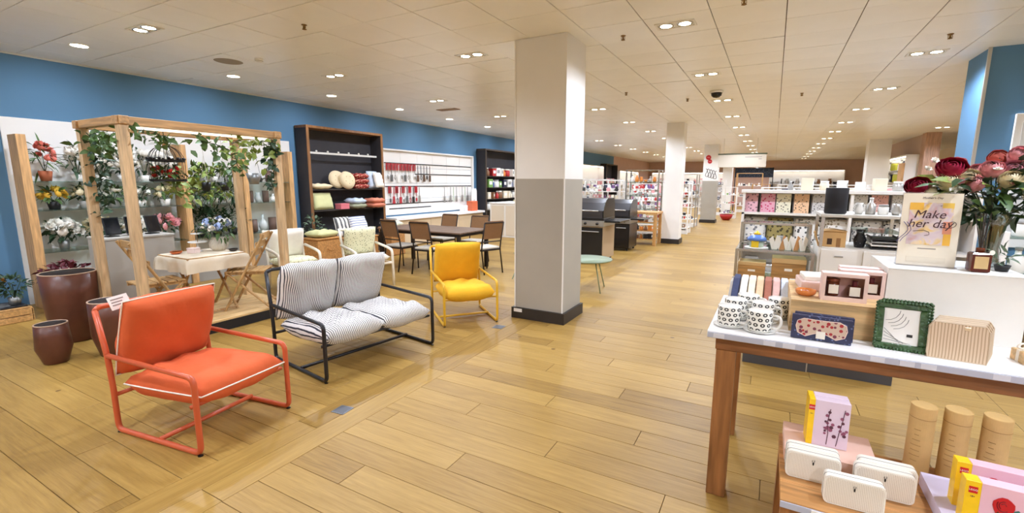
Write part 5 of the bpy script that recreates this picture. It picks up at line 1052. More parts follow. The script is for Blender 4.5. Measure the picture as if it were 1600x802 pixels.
# white plinth, sign, diffuser
t = thing('display_plinth', 'white display plinth on the gift table', 'plinth', (.77, 2.96, TZ9)); B().bevbox(-.25, -.21, 0, .25, .235, .318, .002).build('box', M('white_plinth_paint', (236, 234, 228), .5, 0, .03, 6), t); B().bevbox(-.252, -.212, .318, .252, .237, .323, .001).build('top_panel', M('white_plinth_paint', (236, 234, 228), .5, 0, .03, 6), t)
ZP = TZ9+.323
t = thing('counter_sign', 'cream counter sign with coloured artwork reading Make her day', 'sign', (.685, 2.9, ZP), 0); t.rotation_euler = (-.06, 0, -.03)
B().box(-.112, -.004, 0, .112, .0, .355).build('card', M('cream_sign_card', (238, 228, 208), .5), t); B().box(-.115, .0005, 0, .115, .004, .36).build('acrylic_back', MPLG2, t); B().box(-.115, -.035, 0, .115, .03, .004).build('acrylic_foot', MPLG2, t)
def art():
    mt = bpy.data.materials.new('watercolour_print'); mt.use_nodes = True; nt = mt.node_tree; N = nt.nodes; L = nt.links; b = N['Principled BSDF']
    tc = N.new('ShaderNodeTexCoord'); n = N.new('ShaderNodeTexNoise'); n.inputs['Scale'].default_value = 14; n.inputs['Detail'].default_value = 2; n.inputs['Distortion'].default_value = 1.2; L.new(tc.outputs['Object'], n.inputs['Vector'])
    r = N.new('ShaderNodeValToRGB'); e = r.color_ramp.elements; e[0].position = .3; e[0].color = (*lin((238, 190, 90)), 1); e[1].position = .75; e[1].color = (*lin((224, 160, 140)), 1)
    for p, c in ((.42, (232, 206, 160)), (.5, (220, 204, 206)), (.6, (212, 190, 200))): k = e.new(p); k.color = (*lin(c), 1)
    L.new(n.outputs['Fac'], r.inputs[0]); L.new(r.outputs[0], b.inputs['Base Color']); b.inputs['Roughness'].default_value = .5; return mt
B().box(-.083, -.0052, .105, .083, -.0042, .31).build('artwork', art(), t)
for (a, c, e, f, cc) in ((-.083, .275, -.03, .31, (240, 186, 70)), (.04, .285, .083, .31, (240, 200, 90)), (.055, .105, .083, .16, (240, 186, 70)), (.05, .16, .083, .22, (226, 150, 120))): B().box(a, -.0056, c, e, -.0053, f).build('colour_patch', M('patch_%d_%d_%d' % cc, cc, .5), t)
MINK = M('sign_ink', (70, 36, 44), .6); MVIO = M('violet_ink', (96, 86, 140), .6)
text_mesh('lettering', 'Make', .056, MINK, t, (-.005, -.0062, .252), (PI/2, 0, 0), .0004, shear=.25); text_mesh('lettering', 'her day', .056, MINK, t, (.0, -.0062, .207), (PI/2, 0, 0), .0004, shear=.25)
text_mesh('small_lettering', "Mother's Day", .014, MINK, t, (.0, -.0056, .333), (PI/2, 0, 0), .0003, shear=.2)
B().box(-.035, -.0046, .084, .035, -.004, .088).build('small_print', M('grey_print', (150, 140, 135), .8), t)
B().tube([(.075+.022*math.cos(a)+.006*a, -.006, .205+.016*math.sin(a)) for a in [q*.5-2.6 for q in range(13)]], .0012, 5).build('flourish', MINK, t)
for k in range(2): B().tube([(-.1+.012*k+.02*math.sin(q*.9), -.006, .215-.02*q) for q in range(6)], .0013, 5).build('flourish', MVIO, t)
B().tube([(-.06, -.006, .17), (-.02, -.006, .176), (.0, -.006, .168), (.002, -.006, .155), (-.016, -.006, .15)], .0012, 5).build('flourish', MINK, t)
B().box(-.075, -.0052, .02, .075, -.0042, .045).build('price_strip', M('pale_strip', (228, 218, 198), .5), t)
t = thing('reed_diffuser', 'amber square reed diffuser bottle beside the counter sign', 'diffuser', (.86, 2.83, ZP), .05)
B().bevbox(-.034, -.03, 0, .034, .03, .09, .006).build('bottle', M('amber_bottle', (86, 30, 22), .1), t); B().cyl((0, 0, .09), (0, 0, .112), .016, n=12).build('neck', MAMB, t, True); B().box(-.024, -.0315, .018, .024, -.0302, .074).build('label', M('kraft_label', (214, 184, 130), .6), t); B().lathe([(0, 0), (.011, 0), (.011, .002), (0, .002)], 12).build('swing_tag', MLAB, t, loc=(.03, -.032, .095), rot=(PI/2, 0, .3))
rnd = random.Random(4)
for k in range(6): B().cyl((0, 0, .1), (rnd.uniform(-.045, .03), rnd.uniform(-.03, .03), .27), .0018, n=5).build('reed', M('dark_reed', (50, 40, 34), .7), t)
# glass vase with the big bouquet
VX, VY = .955, 3.05
t = thing('bouquet_vase', 'big bouquet of crimson, cream and pink roses in a clear glass vase', 'bouquet', (VX, VY, ZP))
B().lathe([(0, .0), (.04, 0), (.045, .01), (.036, .09), (.05, .2), (.07, .26), (.067, .26), (.047, .2), (.033, .09), (.04, .014), (0, .012)], 24).build('vase', glass('bouquet_vase_glass', (222, 232, 232), .35), t, True)
def rose_mesh(seed, r):
    rn = random.Random(seed); b_ = B()
    for l in range(6):
        k = 3+l; R = r*(.62+.075*l); th1 = .12+.23*l
        for i in range(k):
            a0 = 2*PI*i/k+l*.7+rn.uniform(-.1, .1); wd = 2*PI/k*.78; vs = []; N_ = 5
            for u in range(N_):
                for v in range(N_):
                    th = th1*(1-u/(N_-1))+ (2.5)*(u/(N_-1)); ph = a0+(v/(N_-1)-.5)*2*wd*(.55+.45*math.sin(PI*(.25+.6*(1-u/(N_-1)))))
                    rr = R*(1+(.12 if u == 0 else (.04 if u == 1 else 0))*(1+.3*math.cos(3*ph))-.04*abs(v-2))
                    vs.append((rr*math.sin(th)*math.cos(ph), rr*math.sin(th)*math.sin(ph), rr*math.cos(th)*.95+(.05*r if u == 0 else 0)))
            b_._add(vs, [(u*N_+v, u*N_+v+1, (u+1)*N_+v+1, (u+1)*N_+v) for u in range(N_-1) for v in range(N_-1)])
    return b_
b = B(); rnd = random.Random(21); heads = []
FL = [('crimson', -.19, -.02, .47, .062), ('crimson', -.31, -.03, .38, .055), ('cream', -.2, -.06, .41, .048), ('cream', -.13, -.05, .43, .044), ('cream', -.27, -.06, .36, .03), ('pink', -.05, -.05, .47, .045), ('pink', -.11, -.08, .4, .04), ('mauve', .03, -.04, .46, .05), ('cream', .01, -.09, .42, .046), ('white', .1, -.04, .44, .05), ('white', .13, -.02, .49, .05), ('pink', -.16, .04, .49, .045), ('mauve', .08, .05, .53, .05), ('coral', -.0, .06, .52, .045), ('white', .15, .02, .41, .05), ('white', .16, -.05, .34, .05), ('pink', .05, .0, .53, .042), ('white', .09, -.09, .36, .04), ('pink', -.08, .02, .46, .04), ('crimson', .2, .0, .45, .045), ('white', .2, -.06, .4, .045)]
for i, (c, dx, dy, dz, r) in enumerate(FL):
    b2 = rose_mesh(300+i, r*.98)
    b2.build('rose', MFL[c], t, True, loc=(dx, dy, dz), rot=(1.05+dy*2+rnd.uniform(-.2, .25), dx*1.4-.1, rnd.uniform(-.5, .5)))
    B().tube([(dx*.05, dy*.05, .05), (dx*.12, dy*.12, .25), (dx*.6, dy*.6, dz*.75), (dx, dy, dz-.02)], .0032, 5).build('stem', MG[1], t)
for i in range(110):
    a = rnd.uniform(0, 6.3); rr = rnd.uniform(.04, .2); z_ = rnd.uniform(.24, .44)-.12*abs(rr-.1); p = Vector((rr*math.cos(a)*1.25-.03, rr*math.sin(a)*.6-.02, z_)); d = Vector((math.cos(a), math.sin(a)*.7, rnd.uniform(-.5, .5)))
    B().leaf(p, d, rnd.uniform(.08, .14), rnd.uniform(.035, .055), .25, (rnd.gauss(0, .4), rnd.gauss(-.4, .4), 1)).build('leaf', MG[[0, 1, 1, 2][i % 4]], t, True)
foliage((-.02, 0, .34), .2, .12, .14, 190, .075, .03, 88).build('foliage', MG[1], t, True)
for i in range(26):      # small filler blossoms
    a = rnd.uniform(0, 6.3); rr = rnd.uniform(.1, .22); key = ('filler', i % 4)
    if key not in fl_cache: fl_cache[key] = mesh('filler_blossom', flower_mesh(400+i, .02, 7, 2), [MFL[['white', 'pink', 'white', 'mauve'][i % 4]]], True)
    ob('filler_blossom', fl_cache[key], t, (rr*math.cos(a)*1.15-.04, rr*math.sin(a)*.5-.03, .4+rnd.uniform(-.06, .12)), (rnd.uniform(.5, 1.3), rnd.uniform(-.4, .4), 0))
# second riser with ribbon parcel at the edge
t = thing('riser_block', 'small oak riser block at the right edge of the gift table', 'riser', (1.17, 2.86, TZ9)); B().bevbox(-.14, -.12, 0, .2, .2, .15, .002).build('block', MRIS, t); B().bevbox(-.142, -.122, .15, .202, .202, .154, .001).build('top_panel', MRIS, t)
t = thing('ribbon_parcel', 'small parcel tied with a white ribbon bow at the table edge', 'parcel', (.985, 2.56, TZ9), .2); B().bevbox(-.045, -.04, 0, .045, .04, .05, .003).build('box', MRIS, t)
B().box(-.046, -.008, 0, .046, .008, .0515).build('ribbon', MPIPE, t); B().box(-.008, -.041, 0, .008, .041, .0515).build('ribbon', MPIPE, t)
for s in (-1, 1): B().tube(fillet([(0, 0, .052), (s*.04, -.01, .085), (s*.06, -.01, .065), (s*.02, -.005, .053), (0, 0, .052)], .02, 4), .004, 6).build('bow_loop', MPIPE, t, True); B().tube([(0, 0, .052), (s*.03, -.03, .05), (s*.045, -.05, .02)], .0035, 5).build('bow_tail', MPIPE, t, True)
plant('dark air plant behind the reed diffuser on the white plinth', (.965, 2.9, ZP), 'black', .03, .03, .04, .05, 3, .06, .012, 24, None, 0, seed=330, stems=False)

# ================================================================ low table in front
LX0, LX1, LY0, LY1, LZ = .115, 1.35, 1.83, 2.36, .45
MLT = wood('low_table_oak', (186, 134, 78), 0); lcx, lcy = (LX0+LX1)/2, (LY0+LY1)/2
t = thing('low_table', 'low oak nesting table in front of the gift table', 'table', (lcx, lcy, 0))
for k in range(4): B().bevbox(LX0-lcx, LY0-lcy+k*.1325+.0006, LZ-.03, LX1-lcx, LY0-lcy+(k+1)*.1325-.0006, LZ, .001).build('top_board', MLT, t)
for x in (LX0+.004, LX1-.064):
    for y in (LY0+.004, LY1-.064): B().bevbox(x-lcx, y-lcy, 0, x+.06-lcx, y+.06-lcy, LZ-.03, .003).build('leg', MTW, t)
for y in (LY0+.015, LY1-.035): B().bevbox(LX0+.064-lcx, y-lcy, LZ-.1, LX1-.064-lcx, y+.02-lcy, LZ-.03, .002).build('apron', MTWX, t)
o = B().bevbox(LX0-lcx, LY0-lcy-.006, LZ-.028, LX1-lcx, LY0-lcy-.001, LZ-.003, .001).build('price_rail', M('price_rail_plastic', (186, 190, 206), .25), t)
for x in (.1, .3, .5): B().box(LX0+x-lcx, LY0-.0085-lcy, LZ-.027, LX0+x+.055-lcx, LY0-.0065-lcy, LZ-.004).build('price_label', MWHITE, o)
tag(B().bevbox(-.03, -.012, 0, .03, .012, .004, .001).build('price_ticket', MWHITE, loc=(.46, 1.87, LZ), rot=-.1), 'white price ticket lying on the low table', 'price ticket')
# pink and lilac riser boxes
def riser(label, x0, x1, y0, y1, z0, z1, mat, flap=None):
    t = thing('card_riser', label, 'riser', ((x0+x1)/2, (y0+y1)/2, z0)); w_, d_, h_ = (x1-x0)/2, (y1-y0)/2, z1-z0
    B().box(-w_, -d_, h_-.004, w_, d_, h_).build('top', mat, t)
    for s in (-1, 1): B().box(s*w_-.004*(s > 0), -d_, 0, s*w_+.004*(s < 0), d_, h_-.004).build('side', mat, t); B().box(-w_+.004, s*d_-.004*(s > 0), 0, w_-.004, s*d_+.004*(s < 0), h_-.004).build('side', mat, t)
    return t
MPNK = M('pink_riser_card', (236, 196, 178), .55); MLIL = M('lilac_card', (212, 204, 230), .5)
riser('pale pink riser box on the low table', .13, .46, 2.125, 2.39, LZ, LZ+.05, MPNK)
riser('lilac riser box at the right of the low table', .60, 1.2, 1.84, 2.2, LZ, LZ+.05, MLIL)
# building-toy flower boxes
MYEL = M('yellow_card', (250, 204, 30), .4, 0, .05, 30); MLOGO = M('logo_red', (208, 30, 36), .4); MPRT = M('pink_print_card', (226, 206, 222), .4); MPRT2 = M('rose_print_card', (236, 190, 204), .4); MBR = M('twig_print', (92, 50, 66), .6)
def toy_box(name, label, loc, rot, w_, d_, h_, face, kind, grp):
    t = thing(name, label, 'toy box', loc, 0, grp); t.rotation_euler = rot; yb = w_*.15
    B().bevbox(-w_/2+yb, -d_/2, 0, w_/2, d_/2, h_, .0015).build('box', face, t); B().bevbox(-w_/2, -d_/2, 0, -w_/2+yb-.0003, d_/2, h_, .0015).build('yellow_band', MYEL, t)
    lx = -w_/2+yb/2; o = B().box(lx-.011, -d_/2-.0012, h_*.82-.011, lx+.011, -d_/2-.0002, h_*.82+.011).build('logo', MLOGO, t); text_mesh('lettering', 'LEGO', .0085, MWHITE, o, (lx, -d_/2-.0016, h_*.82), (PI/2, 0, 0), .0003)
    text_mesh('lettering', '18+', .008, MBR, t, (lx, -d_/2-.0008, h_*.68), (PI/2, 0, 0), .0003)
    y = -d_/2-.0008
    if kind == 0:
        for (x0, pts) in ((0, [(-.0, 0), (.002, .05), (-.003, .1), (.004, .16)]), (0, [(.035, 0), (.042, .06), (.05, .11), (.056, .165)])): B().tube([(p[0]+.0, y, p[1]+.012) for p in pts], .0016, 5).build('printed_branch', MBR, t)
        rnd = random.Random(8)
        for q in range(24): xx = rnd.choice((0, .045))+rnd.gauss(0, .014); zz = rnd.uniform(.05, .17); B().cyl((xx, y+.0004, zz), (xx, y-.0006, zz), rnd.uniform(.005, .0085), n=6).build('printed_blossom', M('blossom_print', (150, 84, 110), .6) if q % 3 else MBR, t)
    else:
        for (x0, z0, r) in ((-.035, h_*.62, .034), (.05, h_*.3, .03)):
            P = [(x0+.78*r*math.cos(a)*(1+.08*math.sin(5*a)), z0+r*math.sin(a)*.92) for a in [2*PI*q/14 for q in range(14)]]
            f = B().prism(P, y-.0008, y, 'xz').build('printed_rose', M('rose_print', (196, 26, 36), .4), t)
            for q in range(3): B().tube([(x0+.78*r*(.22+.2*q)*math.cos(a), y-.0012, z0+r*(.2+.2*q)*math.sin(a)+.004) for a in [q*1.3+.35*s for s in range(9)]], .0012, 4).build('petal_line', M('rose_print_dark', (120, 10, 22), .4), f)
        B().tube([(-.045, y, h_*.5), (-.06, y, h_*.36), (-.07, y, h_*.18), (-.072, y, .01)], .0022, 5).build('printed_stem', MG[1], t)
        for q, (x0, z0) in enumerate(((-.045, .06), (-.02, .09), (.03, .05))): B().prism([(x0, z0), (x0+.02, z0+.012), (x0+.032, z0), (x0+.02, z0-.01)], y-.0006, y, 'xz').build('printed_leaf', M('teal_print', (60, 120, 110), .5) if q else MG[1], t)
    return t
toy_box('toy_box', 'pink building toy box with printed blossom twigs, front of the pair on the pink riser', (.285, 2.245, LZ+.05), (-.03, 0, .05), .15, .045, .205, MPRT, 0, 'blossom toy boxes')
toy_box('toy_box', 'second blossom toy box standing behind the front one', (.283, 2.293, LZ+.05), (-.03, 0, .05), .15, .045, .205, MPRT, 0, 'blossom toy boxes')
toy_box('toy_box', 'pink building toy box with red rose print nearest the camera', (.765, 1.91, LZ+.05), (-.04, 0, -.03), .26, .05, .165, MPRT2, 1, 'rose toy boxes')
toy_box('toy_box', 'rose print toy box standing behind the nearest rose box', (.775, 2.03, LZ+.05), (-.04, 0, -.03), .26, .05, .165, MPRT2, 1, 'rose toy boxes')
# white speakers
MSPK = M('white_speaker_plastic', (240, 234, 222), .45)
def perf():
    mt = bpy.data.materials.new('perforated_grille'); mt.use_nodes = True; nt = mt.node_tree; N = nt.nodes; L = nt.links; b = N['Principled BSDF']
    tc = N.new('ShaderNodeTexCoord'); sp = N.new('ShaderNodeSeparateXYZ'); L.new(tc.outputs['Object'], sp.inputs[0])
    def mm(op, a, c=None):
        n = N.new('ShaderNodeMath'); n.operation = op
        for i, v in enumerate((a, c)):
            if v is None: continue
            if isinstance(v, (int, float)): n.inputs[i].default_value = v
            else: L.new(v, n.inputs[i])
        return n.outputs[0]
    fx = mm('SUBTRACT', mm('FRACT', mm('DIVIDE', sp.outputs['X'], .0052)), .5); fz = mm('SUBTRACT', mm('FRACT', mm('DIVIDE', sp.outputs['Z'], .0052)), .5)
    hole = mm('LESS_THAN', mm('ADD', mm('MULTIPLY', fx, fx), mm('MULTIPLY', fz, fz)), .075)
    mx = N.new('ShaderNodeMix'); mx.data_type = 'RGBA'; L.new(hole, mx.inputs[0]); mx.inputs[6].default_value = (*lin((238, 230, 216)), 1); mx.inputs[7].default_value = (*lin((176, 160, 138)), 1); L.new(mx.outputs[2], b.inputs['Base Color']); b.inputs['Roughness'].default_value = .5; return mt
MPERF = perf()
def rrect(w_, h_, r, n=5): return [(cx_+r*math.cos(a), cz_+r*math.sin(a)) for cx_, cz_, a0 in ((w_/2-r, h_-r, 0), (-w_/2+r, h_-r, PI/2), (-w_/2+r, r, PI), (w_/2-r, r, 1.5*PI)) for a in [a0+PI/2*k/n for k in range(n+1)]]
def speaker(label, loc, rot):
    t = thing('portable_speaker', label, 'speaker', loc, 0, 'white portable speakers'); t.rotation_euler = rot
    B().prism(rrect(.185, .108, .018), -.024, .024, 'xz').build('body', MSPK, t); B().prism([(p[0], p[1]+.006) for p in rrect(.172, .096, .014)], -.0258, -.0242, 'xz').build('grille', MPERF, t)
    for s in (-1, 1): B().tube([(0, -.027, .078), (s*.004, -.027, .084), (s*.003, -.027, .089)], .0008, 4).build('emblem_antler', MDK, t)
    B().prism([(-.002, .068), (.002, .068), (.003, .078), (-.003, .078)], -.0268, -.0259, 'xz').build('emblem', MDK, t); B().tube([(p[0]*.985, .0, p[1]) for p in rrect(.188, .1085, .018)], .0012, 4, True).build('seam', gm('grey'), t)
    return t
speaker('white portable speaker at the left of the low table', (.225, 2.03, LZ), (-.06, 0, .02)); speaker('white portable speaker nearest the camera', (.345, 1.915, LZ), (-.06, 0, .03)); speaker('white portable speaker at the right of the group', (.455, 2.04, LZ), (-.06, 0, .02)); speaker('white portable speaker tucked behind the right one', (.47, 2.095, LZ), (-.0, 0, .02))
speaker('white portable speaker behind the left one', (.225, 2.083, LZ), (-.0, 0, .02))
# kraft tubes
MKR = M('kraft_card', (204, 168, 108), .75, 0, .08, 18, .1, 60); MKP = M('kraft_print', (158, 122, 68), .8)
for i, (x, y) in enumerate(((.605, 2.285), (.715, 2.30), (.83, 2.30))):
    t = thing('kraft_tube', 'tall kraft cardboard tube on the low table, %s of three' % ['leftmost', 'middle', 'rightmost'][i], 'tube', (x, y, LZ), -.5, 'kraft tubes')
    B().lathe([(0, 0), (.042, 0), (.042, .245), (0, .245)], 40).build('body', MKR, t); o = B().lathe([(.0424, .245), (.0424, .292), (.041, .295), (.0395, .2948), (.0385, .2935), (0, .2935)], 40).build('cap', MKR, t); B().lathe([(.0431, .2445), (.0431, .2465)], 28).build('joint', MKP, t)
    for k in range(7):
        w_ = [.5, .35, .6, .8, .7, .8, .5][k]; P = [(-.0424*math.cos(a)*0+.0426*math.sin(a), -.0426*math.cos(a), 0) for a in [(-w_/2+w_*q/5) for q in range(6)]]
        B().tube([(p[0], p[1], .2-.022*k) for p in P], .0012, 4).build('print_line', MKP, t)

# ================================================================ display cabinets behind the gift table
t = thing('kick_plinth', 'dark grey base plinth of the display cabinets behind the gift table', 'plinth', (.42, 4.8, 0)); B().box(-.55, -.3, 0, -.05, .3, .1).build('panel', M('dark_grey_kick', (72, 72, 76), .5), t); B().box(-.04, -.29, 0, .55, .3, .1).build('panel', M('dark_grey_kick', (72, 72, 76), .5), t); B().box(-.05, -.302, 0, -.04, .29, .1).build('post', gm('silver'), t)
def cab_frame(label, x0, x1, y0, y1, z0, z1, shelves, mat=MCHR):
    t = thing('glass_cabinet', label, 'cabinet', ((x0+x1)/2, (y0+y1)/2, z0)); w_, d_ = (x1-x0)/2, (y1-y0)/2; h_ = z1-z0
    for i in (-1, 1):
        for j in (-1, 1): B().bevbox(i*w_-.012, j*d_-.012, 0, i*w_+.012, j*d_+.012, h_, .002).build('upright', mat, t)
    for zz in (h_-.012,):
        for j in (-1, 1): B().bevbox(-w_, j*d_-.01, zz-.01, w_, j*d_+.01, zz+.012, .002).build('rail', mat, t)
        for i in (-1, 1): B().bevbox(i*w_-.01, -d_, zz-.01, i*w_+.01, d_, zz+.012, .002).build('rail', mat, t)
    for zz in shelves: B().box(-w_+.014, -d_+.014, zz-z0-.01, w_-.014, d_-.014, zz-z0).build('shelf', MGLS, t)
    return t
cab_frame('chrome framed glass display cabinet behind the mugs', -.25, .34, 4.55, 5.1, .1, 1.04, [.45, .75, 1.035])
cab_frame('chrome framed upper glass rack behind the display cabinet', -.25, .34, 5.12, 5.4, 0, 1.24, [1.235])
MKBOX = wood('keepsake_oak', (176, 132, 76), 0)
def wbox(label, loc, w_, d_, h_, lid=True, win=False):
    t = thing('wooden_box', label, 'box', loc, 0, 'wooden boxes'); B().bevbox(-w_/2, -d_/2, 0, w_/2, d_/2, h_*.8, .003).build('body', MKBOX, t); B().bevbox(-w_/2-.003, -d_/2-.003, h_*.8, w_/2+.003, d_/2+.003, h_, .003).build('lid', M('keepsake_lid', (206, 170, 116), .5), t); B().box(-.03, -d_/2-.006, h_*.5, .03, -d_/2-.001, h_*.6).build('label', MLAB, t); return t
wbox('wooden keepsake box on the upper left shelf of the glass cabinet', (-.12, 4.68, .75), .22, .2, .17); wbox('large wooden box on the upper right shelf of the glass cabinet', (.17, 4.7, .75), .26, .22, .22); wbox('wooden box on the lower left shelf of the glass cabinet', (-.12, 4.68, .45), .24, .2, .2); wbox('wooden box on the lower right shelf of the glass cabinet', (.17, 4.7, .45), .24, .2, .22)
t = thing('ceramic_house', 'blue, yellow and green ceramic house on the glass cabinet', 'ornament', (-.1, 4.72, 1.036)); B().cyl((0, 0, 0), (0, 0, .008), .1, n=24).build('plate', MPOTS['white'], t, True); B().lathe([(0, .008), (.06, .008), (.055, .07), (0, .07)], 18).build('wall', M('pale_green_ceramic', (190, 204, 180), .3), t, True); B().bevbox(-.04, -.07, .008, .02, -.03, .075, .004).build('door', M('yellow_ceramic', (240, 200, 40), .3), t); B().lathe([(.085, .07), (.075, .095), (.03, .125), (0, .128)], 18).build('roof', M('blue_ceramic', (90, 126, 196), .3), t, True); B().lathe([(.035, .122), (.02, .14), (0, .16)], 14).build('cap', M('yellow_ceramic', (240, 200, 40), .3), t, True)
shelf_goods('back edge of the glass cabinet top', (-.2, 4.98), (.3, 4.98), 1.036, 6, ['vase', 'bowl', 'bottle'], ['silver', 'white', 'grey', 'silver'], 71, (.1, .16))
for i in range(5):
    t = thing('greeting_fan', 'folded cream paper ornament on the cabinet top, %s from left' % ordn(i), 'ornament', (.05+.055*i, 4.68, 1.036), .2*i, 'paper ornaments'); B().prism([(-.02, 0), (.02, 0), (.045, .1), (.01, .13)], -.004, .004, 'xz').build('leaf', [MLAB, M('tan_paper', (206, 150, 96), .7)][i % 2], t); B().prism([(-.025, 0), (.015, 0), (-.02, .12), (-.05, .09)], .005, .009, 'xz').build('leaf', MLAB, t)
# patterned cushions and notebooks on the white run
cab = thing('display_run', 'long white shelving run behind the glass cabinets', 'shelving', (.85, 6.95, 0))
B().bevbox(-1.2, .22, 0, 1.15, .26, 1.5, .003).build('back_panel', MGW, cab)
for z_ in (.45, .85, 1.25): B().bevbox(-1.2, -.2, z_-.03, 1.15, .22, z_, .003).build('shelf', MGW, cab)
for x in (-1.2, -.02, 1.13): B().bevbox(x, -.2, 0, x+.03, .22, 1.5, .003).build('upright', MGW, cab)
B().bevbox(-1.22, -.22, 1.5, 1.17, .28, 1.54, .003).build('top_panel', MGW, cab)
NB = [('pink floral', (226, 176, 186)), ('pink blossom', (220, 160, 176)), ('cream leaf', (228, 222, 196)), ('peach dotted', (232, 190, 150)), ('grey floral', (196, 192, 188)), ('white sprig', (226, 222, 214)), ('black and white leaf', (210, 208, 202)), ('rose', (222, 170, 160)), ('mono spotted', (206, 204, 200)), ('lilac', (200, 190, 214))]
for i, (n_, c) in enumerate(NB):
    t = thing('notebook', '%s print notebook standing on the upper shelf of the white run' % n_, 'notebook', (-.28+.2*i+(.02 if i < 2 else 0), 6.85, 1.25), 0, 'notebooks on the white run'); t.rotation_euler = (-.12, 0, 0)
    mt = pattern_mat('notebook_'+n_.replace(' ', '_'), c, tuple(int(v*.55) for v in c) if i != 1 else (196, 60, 100), 26+3*i, .3, .5)
    B().box(-.09, -.012, 0, .09, .012, .24).build('cover', mt, t); B().box(-.085, -.01, .003, .088, .01, .243).build('pages', MLAB, t); B().box(-.09, -.0125, 0, -.075, .0125, .241).build('spine', M('spine_dark', (80, 70, 66), .6), t)
for i in range(7):
    t = pillow('%s cushion on the middle shelf of the white run, %s from left' % (['grey floral', 'olive floral', 'mono leaf', 'white sprig', 'grey stripe', 'mono trellis', 'blush'][i], ordn(i)), (-.2+.31*i, 6.9, 1.02), (PI/2-.15, 0, 0), pattern_mat('cushion_print_%d' % i, [(220, 218, 214), (150, 136, 84), (224, 222, 218), (230, 226, 220), (214, 212, 208), (226, 224, 220), (222, 190, 180)][i], [(120, 122, 128), (70, 62, 36), (70, 70, 72), (150, 140, 120), (120, 120, 120), (50, 50, 52), (150, 90, 90)][i], 20+2*i, .36), .3, .33, .12, 60+i, 'printed cushions on the white run')
shelf_goods('lower shelf of the white run', (-.3, 6.9), (1.9, 6.9), .45, 10, ['box', 'bowl', 'jar'], PAST, 75, (.16, .24))
shelf_goods('top of the white run', (.1, 6.95), (1.95, 6.95), 1.54, 10, ['bottle', 'vase', 'jar', 'box'], ['silver', 'white', 'cream', 'grey'], 76, (.1, .17))
# white drawer unit with open shelf
t = thing('drawer_unit', 'white drawer unit with open glass shelf behind the pink gift sets', 'cabinet', (.66, 4.8, .1))
w_, d_ = .29, .28
B().bevbox(-w_, -d_, 0, w_, d_, 1.0, .003).build('carcass', MGW, t)
for i in (-1, 1):
    for k in range(4):
        o = B().bevbox(i*.145-.125, -d_-.014, .02+.245*k, i*.145+.125, -d_-.001, .25+.245*k, .003).build('drawer', MWP, t); B().box(i*.145-.03, -d_-.02, .19+.245*k, i*.145+.03, -d_-.014, .2+.245*k).build('handle', gm('grey'), o)
for i in (-1, 1):
    for j in (-1, 1): B().bevbox(i*(w_-.012)-.012, j*(d_-.012)-.012, 1.0, i*(w_-.012)+.012, j*(d_-.012)+.012, 1.25, .002).build('upright', MCHR, t)
B().bevbox(-w_-.005, -d_-.005, 1.25, w_+.005, d_+.005, 1.275, .003).build('top', M('pale_grey_top', (206, 202, 194), .4), t); B().box(-.02, -d_+.02, 1.13, w_-.02, d_-.02, 1.138).build('half_shelf', MGLS, t)
t = thing('dolls_house', 'plain wooden dolls house on the drawer unit', 'dolls house', (.475, 4.66, 1.1)); B().bevbox(-.085, -.08, 0, .085, .08, .13, .002).build('wall', M('pale_ply', (206, 164, 106), .6, 0, .1, 9), t); B().box(-.045, -.082, .02, -.01, -.0805, .07).build('window', M('dark_opening', (70, 48, 30), .8), t); B().box(.02, -.082, .0, .05, -.0805, .075).build('door', M('tan_opening', (150, 108, 64), .8), t); B().prism([(-.095, .13), (.095, .13), (.0, .145)], -.09, .09, 'xz').build('roof', M('pale_ply', (206, 164, 106), .6, 0, .1, 9), t)
t = thing('toy_shape', 'leaning wooden lath toy beside the dolls house', 'toy', (.375, 4.6, 1.1)); B().box(-.006, -.03, 0, .006, .03, .13, rotm('Y', -.3), (0, 0, 0)).build('lath', M('pale_ply', (206, 164, 106), .6, 0, .1, 9), t); B().box(.01, -.03, 0, .02, .03, .12).build('lath', M('pale_ply', (206, 164, 106), .6, 0, .1, 9), t)
MBKP = pattern_mat('black_speckled_glaze', (26, 26, 32), (150, 150, 160), 60, .16, .3)
vase('black speckled vase on the drawer unit', (.665, 4.66, 1.1), .048, .145, MBKP, 0)
for k in range(4):
    t = thing('serving_tray', '%s serving tray in the stack on the drawer unit, %s from the bottom' % (['black', 'white', 'grey', 'black'][k], ordn(k)), 'tray', (.82, 4.68, 1.1+.026*k), 0, 'stack of trays'); mt = gm(['black', 'white', 'grey', 'black'][k]); B().bevbox(-.09, -.12, 0, .09, .12, .012, .002).build('base', mt, t)
    for s in (-1, 1): B().box(s*.09-.004, -.12, .012, s*.09+.004, .12, .024).build('rim', mt, t)
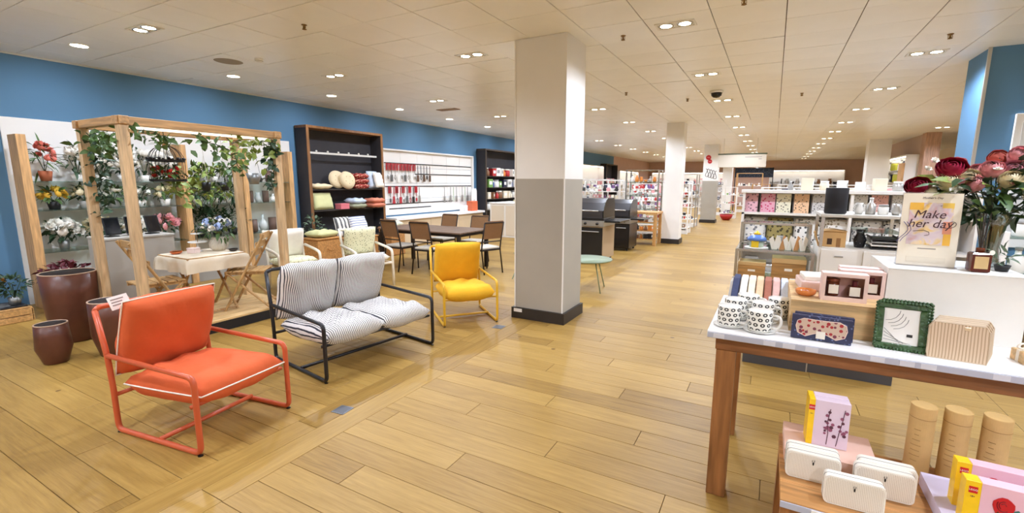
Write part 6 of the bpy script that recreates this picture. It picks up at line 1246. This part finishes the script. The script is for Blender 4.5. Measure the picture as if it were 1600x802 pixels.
t = thing('tall_black_pot', 'tall matt black cylinder pot standing on the drawer unit', 'pot', (.47, 4.64, 1.375)); B().lathe([(0, 0), (.072, 0), (.08, .01), (.082, .205), (.08, .21), (.074, .21), (.072, .02), (0, .015)], 24).build('body', M('matt_black', (22, 22, 30), .6), t, True); B().lathe([(.08, .206), (.083, .21), (.078, .214)], 24).build('rim', M('matt_black', (22, 22, 30), .6), t, True)
shelf_goods('top of the drawer unit', (.6, 4.68), (.92, 4.68), 1.375, 4, ['vase', 'bottle', 'jar'], ['silver', 'white', 'cream'], 78, (.1, .16))
# mirror-backed shelf in front of the blue column
t = thing('wall_panel', 'white framed panel mounted on the blue column', 'panel', (2.72, 7.4, 1.5)); B().bevbox(-.36, -.03, -.6, .36, .015, .92, .004).build('panel', MWHITE, t); B().box(-.3, -.034, -.5, .3, -.031, .82).build('inset', M('pale_grey_inset', (216, 216, 214), .4), t)
sg = thing('glass_stand', 'white stand of glassware under the panel on the blue column', 'shelving', (2.75, 6.6, 0))
for x in (-.62, .6): B().bevbox(x-.02, -.2, 0, x+.02, .25, 1.15, .003).build('side', MWP, sg)
for z_ in (.08, .4, .72, 1.1): B().box(-.6, -.19, z_-.02, .58, .24, z_).build('shelf', MGLS if z_ > .1 else MWP, sg)
for zi, z_ in enumerate((.08, .4, .72, 1.1)): shelf_goods('%s shelf of the white glassware stand' % ['lowest', 'second', 'third', 'top'][zi], (2.2, 6.55), (3.3, 6.55), z_, 7, ['vase', 'bottle', 'jar'], ['silver', 'white', 'grey'], 80+zi, (.18, .27))
# more stocked stands between the white run and the far wall
stocked('white gondola of stationery beyond the white run', 'stationery gondola', -.2, 1.5, 10.2, 10.8, [.5, .9, 1.3], 1.55, ['book', 'box', 'jar'], ['white', 'cream', 'pink', 'brown', 'black'], 11, 10, size=(.18, .26))
stocked('white gondola of ornaments below the far bay', 'ornament gondola', .1, 2.2, 14.5, 15.1, [.5, .95, 1.4], 1.6, ['vase', 'teapot', 'bowl', 'bottle'], ['silver', 'white', 'black', 'cream', 'navy'], 12, 10, size=(.2, .3))
stocked('white stand of glass ornaments near the recessed wall', 'glass ornament stand', 1.9, 3.4, 13.2, 13.8, [.5, .95, 1.4], 1.6, ['vase', 'bottle', 'jar'], ['silver', 'grey', 'white', 'pink'], 13, 9, size=(.2, .3))
